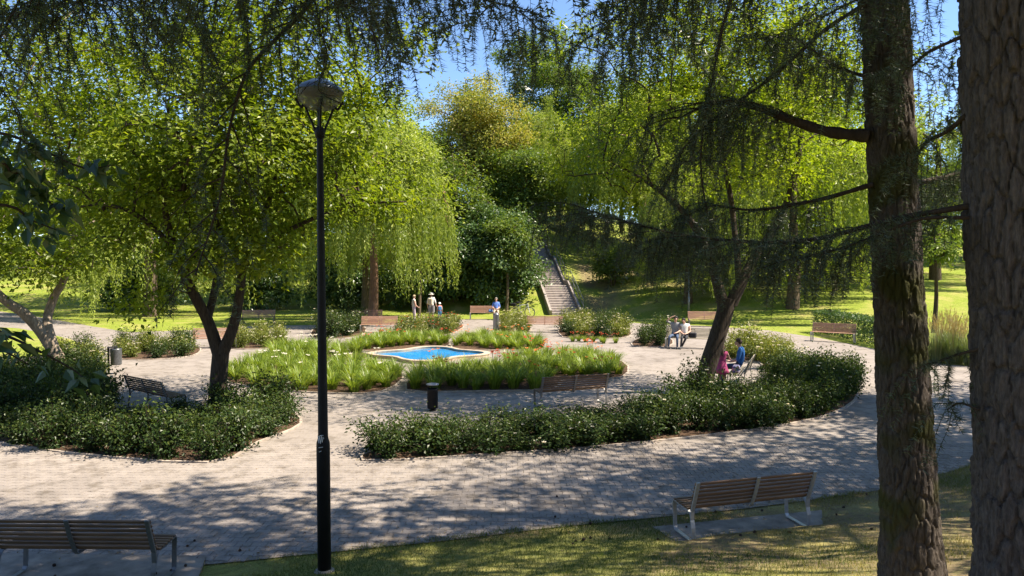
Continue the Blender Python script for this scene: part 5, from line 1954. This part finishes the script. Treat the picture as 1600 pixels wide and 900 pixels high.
def on_pole(u, v):
    r_ = 0.0815
    an = -math.pi / 2 + math.atan2(-lx, YL) * 0 + u / r_
    return (r_ * math.cos(an), r_ * math.sin(an), zm + v)


for st_ in ([(-0.045, 0.06), (-0.03, -0.03), (-0.02, 0.05), (-0.008, -0.035), (0.0, 0.06), (0.012, -0.02), (0.02, 0.045), (0.03, 0.02)], [(-0.04, 0.045), (-0.01, 0.06), (0.025, 0.062)], [(-0.035, -0.085), (0.018, -0.075)], [(-0.03, -0.135), (-0.012, -0.125), (0.0, -0.12)]):
    for p0, p1 in zip(st_[:-1], st_[1:]):
        tube(a, [on_pole(*p0), on_pole(*p1)], 0.0032, 4)
a.obj('scribble', plain('white_marker', (0.75, 0.75, 0.75)), pole)

p = gr(1076, 497)
o = empty('street_lamp', (p.x, p.y, 0), 0, 'pale distant lamp post half veiled by willow strands', 'street lamp')
a = Acc()
lathe(a, [(0, -0.1), (0.075, -0.1), (0.075, 1.3), (0.05, 1.36), (0.036, 4.6), (0, 4.6)], 12)
a.obj('pole', M['grey_metal'], o)
a = Acc()
lathe(a, [(0.08, 4.6), (0.27, 5.0), (0.27, 5.06)], 16)
a.obj('lantern_glass', M['lamp_glass'], o)
a = Acc()
lathe(a, [(0.29, 5.05), (0.29, 5.07), (0.2, 5.16), (0, 5.22)], 16)
a.obj('dome', M['dome'], o)
for k in range(4):
    an = k * math.pi / 2
    a = Acc()
    tube(a, [(0.04 * math.cos(an), 0.04 * math.sin(an), 4.5), (0.16 * math.cos(an), 0.16 * math.sin(an), 4.75), (0.28 * math.cos(an), 0.28 * math.sin(an), 5.05)], 0.012, 5)
    a.obj('arm', M['black'], o)

# ------------------------------------------------------------------ people
STAND = dict(pelvis=(0, 0, .95), spine=(0, .01, 1.12), chest=(0, 0, 1.30), nb=(0, -.01, 1.44), neck=(0, .01, 1.50), head=(0, .03, 1.59), crown=(0, .015, 1.67), nose=(0, .125, 1.585),
             shL=(-.17, -.01, 1.40), shR=(.17, -.01, 1.40), elL=(-.23, -.03, 1.12), elR=(.23, -.03, 1.12), wrL=(-.23, .06, .89), wrR=(.23, .06, .89), haL=(-.23, .085, .82), haR=(.23, .085, .82),
             hiL=(-.09, 0, .90), hiR=(.09, 0, .90), knL=(-.10, .02, .50), knR=(.10, .02, .50), anL=(-.10, -.02, .09), anR=(.10, -.02, .09), toL=(-.11, .13, .035), toR=(.11, .13, .035))
SIT = dict(STAND, pelvis=(0, .0, .56), spine=(0, -.03, .74), chest=(0, -.05, .93), nb=(0, -.04, 1.07), neck=(0, -.02, 1.13), head=(0, .0, 1.22), crown=(0, -.01, 1.31), nose=(0, .10, 1.21),
           shL=(-.17, -.05, 1.03), shR=(.17, -.05, 1.03), elL=(-.23, .02, .76), elR=(.23, .02, .76), wrL=(-.10, .22, .68), wrR=(.10, .22, .68), haL=(-.05, .28, .67), haR=(.05, .28, .67),
           hiL=(-.09, .05, .545), hiR=(.09, .05, .545), knL=(-.12, .46, .52), knR=(.12, .46, .52), anL=(-.12, .46, .10), anR=(.12, .46, .10), toL=(-.13, .60, .04), toR=(.13, .60, .04))
RAD = dict(pelvis=.145, spine=.125, chest=.14, nb=.075, neck=.05, head=.085, crown=.06, nose=.014, sh=.062, el=.043, wr=.028, ha=.034, hi=.088, kn=.06, an=.042, to=.036)
BONES = [('pelvis', 'spine', 'shirt'), ('spine', 'chest', 'shirt'), ('chest', 'nb', 'shirt'), ('nb', 'neck', 'skin'), ('neck', 'head', 'skin'), ('head', 'crown', 'skin'), ('head', 'nose', 'skin')]
for s in 'LR':
    BONES += [('chest', 'sh' + s, 'shirt'), ('sh' + s, 'el' + s, 'sleeve'), ('el' + s, 'wr' + s, 'skin'), ('wr' + s, 'ha' + s, 'skin'), ('pelvis', 'hi' + s, 'pants'), ('hi' + s, 'kn' + s, 'pants'), ('kn' + s, 'an' + s, 'shin'), ('an' + s, 'to' + s, 'shoe')]


def person(label, loc, rz, pose, cols, h=1.0, width=1.0, group=None, bulk=1.0):
    root = empty('person', loc, rz, label, 'person', group)
    keys = list(pose)
    P = [Vector(pose[k]) * h for k in keys]
    rad = [RAD[k if k in RAD else k[:2]] * h * (bulk if k in ('pelvis', 'spine', 'chest') else 1.0) for k in keys]
    idx = {k: i for i, k in enumerate(keys)}
    E = [(idx[a], idx[b]) for a, b, m in BONES]
    bm_ = [m for a, b, m in BONES]
    for s, sg in (('L', -1), ('R', 1)):
        w, ha = P[idx['wr' + s]], P[idx['ha' + s]]
        d = (ha - w).normalized()
        lat = d.cross(Vector((0, 0, 1)))
        lat = lat.normalized() if lat.length > 0.1 else Vector((1, 0, 0))
        lat2 = d.cross(lat)
        fwd = Vector((0, 1, 0)) - d * d.y
        fwd = fwd.normalized() if fwd.length > 0.2 else lat
        for k in range(4):
            u = (k - 1.5) * 0.017 * h
            ln = (0.070, 0.080, 0.076, 0.060)[k] * h
            i0 = len(P)
            P.append(ha + d * 0.035 * h + fwd * u)
            P.append(ha + d * (0.035 * h + ln * 0.55) + fwd * u * 1.1)
            P.append(ha + d * (0.035 * h + ln) + fwd * u * 1.1 - lat * sg * 0.015 * h)
            rad += [0.011 * h, 0.009 * h, 0.007 * h]
            E += [(idx['ha' + s], i0), (i0, i0 + 1), (i0 + 1, i0 + 2)]
            bm_ += ['skin'] * 3
        i0 = len(P)
        P.append(ha + fwd * 0.042 * h + d * 0.01 * h)
        P.append(ha + fwd * 0.055 * h + d * 0.045 * h)
        rad += [0.012 * h, 0.009 * h]
        E += [(idx['ha' + s], i0), (i0, i0 + 1)]
        bm_ += ['skin'] * 2
    me = bpy.data.meshes.new('body')
    me.from_pydata([tuple(p) for p in P], E, [])
    tmp = bpy.data.objects.new('tmp', me)
    COL.objects.link(tmp)
    sk = tmp.modifiers.new('Skin', 'SKIN')
    for i, v in enumerate(me.skin_vertices[0].data):
        fx = 1.0
        if i < len(keys):
            k = keys[i]
            fx = {'chest': 1.18, 'pelvis': 1.12, 'spine': 1.08, 'head': 0.9}.get(k, 1.0) * (width if k in ('chest', 'pelvis', 'spine') else 1)
        v.radius = (rad[i] * fx, rad[i] / fx ** 0.6)
        v.use_root = (i == idx['pelvis'])
    ss = tmp.modifiers.new('Sub', 'SUBSURF')
    ss.levels = ss.render_levels = 1
    bpy.context.view_layer.update()
    dg = bpy.context.evaluated_depsgraph_get()
    bme = bpy.data.meshes.new_from_object(tmp.evaluated_get(dg))
    bpy.data.objects.remove(tmp)
    mats = ['skin', 'shirt', 'sleeve', 'pants', 'shin', 'shoe']
    bme.materials.clear()
    for m_ in mats:
        bme.materials.append(M['skin'] if cols.get(m_) in (None, 'skin') else cols[m_])
    n = len(bme.polygons)
    C = np.zeros(n * 3)
    bme.polygons.foreach_get('center', C)
    C = C.reshape(-1, 3)
    best, bi = np.full(n, 9.0), np.zeros(n, int)
    for (a_, b_), m_ in zip(E, bm_):
        p0, p1 = np.array(P[a_]), np.array(P[b_])
        e = p1 - p0
        t = np.clip(((C - p0) @ e) / (e @ e + 1e-9), 0, 1)
        d = np.linalg.norm(C - p0 - t[:, None] * e, axis=1) / (0.5 * (rad[a_] + rad[b_])) ** 0.5
        bi = np.where(d < best, mats.index(m_), bi)
        best = np.minimum(d, best)
    bme.polygons.foreach_set('material_index', bi.astype(np.int32))
    bme.polygons.foreach_set('use_smooth', np.ones(n, bool))
    bme.name = 'body'
    link('body', bme, root)
    # face
    hd = P[idx['head']]
    fdir = (P[idx['nose']] - hd)
    fdir = Vector((fdir.x, fdir.y, 0)).normalized()
    lat = Vector((fdir.y, -fdir.x, 0))
    for s in (-1, 1):
        a = Acc()
        c = hd + fdir * 0.082 * h + lat * s * 0.03 * h + Vector((0, 0, 0.012 * h))
        lathe(a, [(0, -0.009 * h), (0.009 * h, -0.004 * h), (0.011 * h, 0), (0.009 * h, 0.004 * h), (0, 0.009 * h)], 8, c=tuple(c))
        a.obj('eye', plain('eye_dark', (0.03, 0.025, 0.02)), root)
    a = Acc()
    c = hd + fdir * 0.078 * h - Vector((0, 0, 0.045 * h))
    tube(a, [tuple(c - lat * 0.022 * h), tuple(c + fdir * 0.006), tuple(c + lat * 0.022 * h)], 0.006 * h, 5)
    a.obj('mouth', plain('lip', (0.40, 0.15, 0.12)), root)
    for s in (-1, 1):
        a = Acc()
        c = hd + lat * s * 0.085 * h
        tube(a, [tuple(c - Vector((0, 0, 0.025 * h))), tuple(c + lat * s * 0.012 * h), tuple(c + Vector((0, 0, 0.03 * h)))], [0.008 * h, 0.013 * h, 0.009 * h], 6)
        a.obj('ear', M['skin'], root)
    return root, hd, fdir, lat


def hair(root, hd, fdir, lat, h, mat, long=0.0, name='hair', grow_=1.0):
    a = Acc()
    n, m_ = 16, 9
    rows_ = []
    for i in range(m_):
        ph = i / (m_ - 1) * 2.0
        for j in range(n):
            th = j / n * 2 * math.pi
            front = math.cos(th)
            lim = 1.02 if front > 0.45 else (1.5 if front > -0.1 else 2.0)
            p_ = min(ph, lim)
            r_ = math.sin(p_)
            v = hd + Vector((0, 0, 0.028 * h)) + (fdir * math.cos(th) * 0.105 * r_ + lat * math.sin(th) * 0.092 * r_) * h * grow_ + Vector((0, 0, math.cos(p_) * 0.112 * h * grow_)) - fdir * 0.008
            rows_.append(tuple(v))
    f = [[i * n + j, i * n + (j + 1) % n, (i + 1) * n + (j + 1) % n, (i + 1) * n + j] for i in range(m_ - 1) for j in range(n)]
    a.add(rows_, [q[::-1] for q in f])
    if long:
        base = hd - fdir * 0.075 * h
        pts = [tuple(base + Vector((0, 0, 0.03 * h))), tuple(base - fdir * 0.02 * h - Vector((0, 0, long * 0.4))), tuple(base - fdir * 0.035 * h - Vector((0, 0, long * 0.8))), tuple(base - fdir * 0.03 * h - Vector((0, 0, long)))]
        tube(a, pts, [0.07 * h, 0.065 * h, 0.05 * h, 0.015 * h], 10)
    a.obj(name, mat, root)


HB, HG, HW, HX = plain('hair_brown', (0.06, 0.035, 0.022)), plain('hair_grey', (0.30, 0.26, 0.22)), plain('hair_fair', (0.45, 0.33, 0.20)), plain('hair_dark', (0.018, 0.014, 0.012))

# elderly woman
p = gr(647, 505)
pose = dict(STAND, elL=(-.21, -.05, 1.13), elR=(.21, .02, 1.14), wrR=(.17, .19, .98), haR=(.15, .25, .96))
r_, hd, fd, lt = person('elderly woman in pale sleeveless top and lilac trousers standing by the far roses', (p.x, p.y, 0), R(-65), pose, dict(shirt=plain('cloth_cream', (0.62, 0.56, 0.50)), sleeve='skin', pants=plain('cloth_lilac', (0.48, 0.38, 0.45)), shin=plain('cloth_lilac', (0.48, 0.38, 0.45)), shoe=plain('shoe_white', (0.7, 0.7, 0.68))), 0.97, bulk=1.1)
hair(r_, hd, fd, lt, 0.97, HW)
# person in white hat, back to us
p = gr(674, 503)
r_, hd, fd, lt = person('person in white hat and grey shorts seen from behind with a beige backpack', (p.x, p.y, 0), R(-8), dict(STAND, elR=(.25, .03, 1.13), wrR=(.25, .17, .95), haR=(.25, .23, .92)), dict(shirt=plain('cloth_white', (0.72, 0.71, 0.68)), sleeve=plain('cloth_white', (0.72, 0.71, 0.68)), pants=plain('cloth_grey', (0.20, 0.19, 0.19)), shin='skin', shoe=plain('shoe_tan', (0.35, 0.25, 0.18))), 1.02)
hair(r_, hd, fd, lt, 1.02, HB)
a = Acc()
lathe(a, [(0.175, 0.035), (0.17, 0.03), (0.10, 0.05), (0.095, 0.10), (0.07, 0.135), (0, 0.145)], 18, c=tuple(hd + Vector((0, 0, 0.0))))
a.obj('sun_hat', plain('hat_white', (0.78, 0.76, 0.70)), r_)
a = Acc()
bbox(a, (0, -0.21, 1.24), (0.28, 0.15, 0.40), 0.05)
a.obj('backpack', plain('backpack_beige', (0.50, 0.42, 0.30)), r_, smooth=False)
a = Acc()
for s in (-1, 1):
    tube(a, [(s * 0.1 - 0.0, -0.02, 0.98), (s * 0.1, 0, 0.75), (s * 0.11, 0.01, 0.58)], [0.115, 0.11, 0.10], 12, cap=False)
a.obj('shorts', plain('cloth_grey', (0.20, 0.19, 0.19)), r_)
# child
p = gr(687, 502)
r_, hd, fd, lt = person('small child in white cap and red top with a blue pack', (p.x, p.y, 0), R(12), STAND, dict(shirt=plain('cloth_coral', (0.55, 0.18, 0.15)), sleeve='skin', pants=plain('cloth_blue', (0.05, 0.20, 0.42)), shin='skin', shoe=plain('shoe_white', (0.7, 0.7, 0.68))), 0.66)
hair(r_, hd, fd, lt, 0.66, HW)
a = Acc()
lathe(a, [(0.085, 0.02), (0.08, 0.06), (0.05, 0.095), (0, 0.105)], 14, c=tuple(hd))
a.obj('cap', plain('hat_white', (0.78, 0.76, 0.70)), r_)
a = Acc()
bbox(a, (0, -0.13, 0.80), (0.2, 0.10, 0.24), 0.03)
a.obj('backpack', plain('backpack_blue', (0.06, 0.22, 0.45)), r_, smooth=False)


def seat_on(bench_o, x, y=0.27):
    m = Matrix.Translation(bench_o.location) @ Matrix.Rotation(bench_o.rotation_euler.z, 4, 'Z')
    return tuple(m @ Vector((x, y, -0.01))), bench_o.rotation_euler.z


# man on the far bench
l, rz = seat_on(b_far, -0.72)
r_, hd, fd, lt = person('man in blue shirt and pale shorts sitting at the right end of the far bench', l, rz, SIT, dict(shirt=plain('shirt_blue', (0.10, 0.20, 0.55)), sleeve=plain('shirt_blue', (0.10, 0.20, 0.55)), pants=plain('shorts_khaki', (0.42, 0.34, 0.25)), shin='skin', shoe=plain('shoe_tan', (0.35, 0.25, 0.18))), 1.02)
hair(r_, hd, fd, lt, 1.0, HG)
a = Acc()
bbox(a, (0.02, 0.31, 0.70), (0.08, 0.015, 0.15), 0.004)
a.obj('phone', M['black'], r_, smooth=False)
l, _ = seat_on(b_far, -0.38, 0.3)
o = empty('small_bag', (l[0], l[1], 0.44), 0, 'small blue bag lying on the far bench beside the man', 'bag')
a = Acc()
bbox(a, (0, 0, 0.09), (0.28, 0.16, 0.18), 0.05)
a.obj('body', plain('bag_blue', (0.08, 0.18, 0.40)), o, smooth=False)
a = Acc()
tube(a, curve([(-0.08, 0, 0.17), (-0.05, 0, 0.25), (0.05, 0, 0.25), (0.08, 0, 0.17)], 4), 0.01, 6)
a.obj('handle', plain('bag_blue', (0.08, 0.18, 0.40)), o)

# couple
l, rz = seat_on(b_couple, 0.52)
pose = dict(SIT, head=(-.03, .02, 1.22), crown=(-.04, .01, 1.31), nose=(-.04, .12, 1.21), elR=(.36, .02, 1.14), wrR=(.16, .05, 1.30), haR=(.10, .04, 1.33), knL=(-.12, .46, .52), knR=(.20, .45, .52), anR=(.24, .40, .10), toR=(.28, .53, .04))
jean = plain('jeans', (0.045, 0.075, 0.14))
r_, hd, fd, lt = person('person in grey tee and jeans, hand raised to head, left of the couple', l, rz, pose, dict(shirt=plain('tee_grey', (0.22, 0.22, 0.23)), sleeve=plain('tee_grey', (0.22, 0.22, 0.23)), pants=jean, shin=jean, shoe=plain('shoe_dark', (0.05, 0.05, 0.055))), 1.0)
hair(r_, hd, fd, lt, 1.0, HX)
l, rz = seat_on(b_couple, 0.12)
dk = plain('trousers_black', (0.02, 0.02, 0.025))
pose = dict(SIT, head=(.06, .0, 1.20), crown=(.08, -.01, 1.29), nose=(.07, .10, 1.19), nb=(.03, -.04, 1.06), neck=(.04, -.02, 1.12), knL=(-.08, .45, .52), knR=(.10, .46, .52), anL=(.10, .44, .12), anR=(.14, .48, .10), toL=(.12, .57, .05), toR=(.16, .62, .04))
r_, hd, fd, lt = person('dark-haired woman in white top and black trousers, right of the seated couple', l, rz, pose, dict(shirt=plain('cloth_white', (0.72, 0.71, 0.68)), sleeve='skin', pants=dk, shin=dk, shoe=plain('shoe_dark', (0.05, 0.05, 0.055))), 0.96)
hair(r_, hd, fd, lt, 0.96, HX, long=0.30)
l, _ = seat_on(b_couple, -0.2, 0.28)
o = empty('handbag', (l[0], l[1], 0.44), rz, 'black handbag on the bench beside the seated couple', 'bag')
a = Acc()
bbox(a, (0, 0, 0.12), (0.32, 0.14, 0.24), 0.04)
a.obj('body', dk, o, smooth=False)
a = Acc()
tube(a, curve([(-0.10, 0, 0.22), (-0.07, 0, 0.36), (0.07, 0, 0.36), (0.10, 0, 0.22)], 4), 0.01, 6)
a.obj('handle', dk, o)

# man in blue, looking down
l, rz = seat_on(b_man, -0.15)
pose = dict(SIT, head=(0, .05, 1.20), crown=(0, .06, 1.29), nose=(0, .15, 1.16), nb=(0, -.02, 1.06), neck=(0, .01, 1.12))
sb = plain('tee_blue', (0.025, 0.14, 0.42))
r_, hd, fd, lt = person('man in bright blue tee looking down on the end-on bench', l, rz, pose, dict(shirt=sb, sleeve=sb, pants=jean, shin=jean, shoe=plain('shoe_dark', (0.05, 0.05, 0.055))), 1.06, bulk=1.12)
hair(r_, hd, fd, lt, 1.06, HB)
m_ = Matrix.Translation(b_man.location) @ Matrix.Rotation(rz, 4, 'Z')
q = m_ @ Vector((-0.55, 0.32, 0.44))
o = empty('shopping_bag', tuple(q), rz, 'blue and white patterned bag on the bench beside the man in bright blue', 'bag')
a = Acc()
bbox(a, (0, 0, 0.11), (0.30, 0.20, 0.22), 0.03)
m1, nt, b = new_mat('bag_checked')
g = N(nt, 'ShaderNodeTexCoord')
ck = N(nt, 'ShaderNodeTexChecker')
ck.inputs['Scale'].default_value = 14
ck.inputs['Color1'].default_value = (0.10, 0.16, 0.42, 1)
ck.inputs['Color2'].default_value = (0.55, 0.45, 0.55, 1)
nt.links.new(g.outputs['Object'], ck.inputs[0])
nt.links.new(ck.outputs[0], b.inputs['Base Color'])
a.obj('body', m1, o, smooth=False)
a = Acc()
tube(a, curve([(-0.10, 0, 0.20), (-0.06, 0, 0.32), (0.06, 0, 0.32), (0.10, 0, 0.20)], 4), 0.008, 6)
a.obj('handle', dk, o)

# girl in pink
p = gr(1128, 606)
pk = plain('dress_pink', (0.34, 0.045, 0.15))
r_, hd, fd, lt = person('girl in pink dress with dark ponytail standing before the man in bright blue', (p.x, p.y, 0), R(-20), dict(STAND, elR=(.25, .06, 1.18), wrR=(.30, .24, 1.10), haR=(.31, .31, 1.10)), dict(shirt=pk, sleeve='skin', pants=pk, shin='skin', shoe=plain('shoe_red', (0.5, 0.06, 0.05))), 0.74)
hair(r_, hd, fd, lt, 0.74, HB, long=0.26)
a = Acc()
lathe(a, [(0.10, 0.80), (0.13, 0.68), (0.17, 0.55), (0.21, 0.42), (0.20, 0.42), (0.12, 0.68)], 18)
a.obj('skirt', pk, r_)

# ------------------------------------------------------------------ bicycle
p = gr(815, 496.5)
bike = empty('bicycle', (p.x, p.y, 0), R(-12), 'silver bicycle parked beside the far bench by the slim tree', 'bicycle')
for nm, x in (('wheel', -0.53), ('wheel', 0.53)):
    th = np.linspace(0, 2 * math.pi, 33)
    a = Acc()
    tube(a, np.stack([x + 0.335 * np.cos(th), np.zeros(33), 0.35 + 0.335 * np.sin(th)], 1), 0.02, 6, cap=False)
    w = a.obj(nm, plain('tyre', (0.02, 0.02, 0.02)), bike)
    a = Acc()
    tube(a, np.stack([x + 0.30 * np.cos(th), np.zeros(33), 0.35 + 0.30 * np.sin(th)], 1), 0.012, 5, cap=False)
    for k in range(14):
        an = k / 14 * 2 * math.pi
        tube(a, [(x, 0.02 * (-1) ** k, 0.35), (x + 0.30 * math.cos(an), 0, 0.35 + 0.30 * math.sin(an))], 0.003, 3, cap=False)
    a.obj('rim', M['steel_pale'], w)
fm = plain('bike_frame', (0.55, 0.56, 0.58), 0.35)
a = Acc()
for q0, q1, r_ in (((0.42, 0, 0.86), (-0.10, 0, 0.80), 0.02), ((0.42, 0, 0.78), (-0.06, 0, 0.32), 0.022), ((-0.13, 0, 0.88), (-0.06, 0, 0.32), 0.018), ((-0.06, 0, 0.32), (-0.53, 0.04, 0.35), 0.012), ((-0.06, 0, 0.32), (-0.53, -0.04, 0.35), 0.012),
                   ((-0.10, 0, 0.80), (-0.53, 0.04, 0.35), 0.011), ((-0.10, 0, 0.80), (-0.53, -0.04, 0.35), 0.011), ((0.40, 0, 0.95), (0.44, 0, 0.66), 0.02), ((0.44, 0.05, 0.68), (0.53, 0.05, 0.35), 0.012), ((0.44, -0.05, 0.68), (0.53, -0.05, 0.35), 0.012)):
    tube(a, [q0, q1], r_, 7)
a.obj('frame', fm, bike)
a = Acc()
tube(a, [(0.33, -0.30, 1.08), (0.40, -0.12, 1.06), (0.40, 0.12, 1.06), (0.33, 0.30, 1.08)], 0.013, 6)
tube(a, [(0.40, 0, 0.94), (0.39, 0, 1.06)], 0.014, 6)
a.obj('handlebar', M['black'], bike)
a = Acc()
tube(a, [(-0.32, 0, 0.95), (-0.22, 0, 0.97), (-0.05, 0, 0.96), (0.0, 0, 0.95)], [0.08, 0.085, 0.035, 0.015], 10)
a.obj('saddle', M['black'], bike)
a = Acc()
bbox(a, (-0.55, 0, 0.84), (0.34, 0.26, 0.20), 0.03)
a.obj('pannier', M['black'], bike, smooth=False)
a = Acc()
lathe(a, [(0, -0.01), (0.09, -0.01), (0.09, 0.01), (0, 0.01)], 16)
o = a.obj('chainring', M['grey_metal'], bike, loc=(-0.06, 0.05, 0.32))
o.rotation_euler = (math.pi / 2, 0, 0)
a = Acc()
tube(a, [(-0.15, 0.03, 0.36), (-0.22, 0.22, 0.0)], 0.01, 5)
a.obj('kickstand', M['black'], bike)
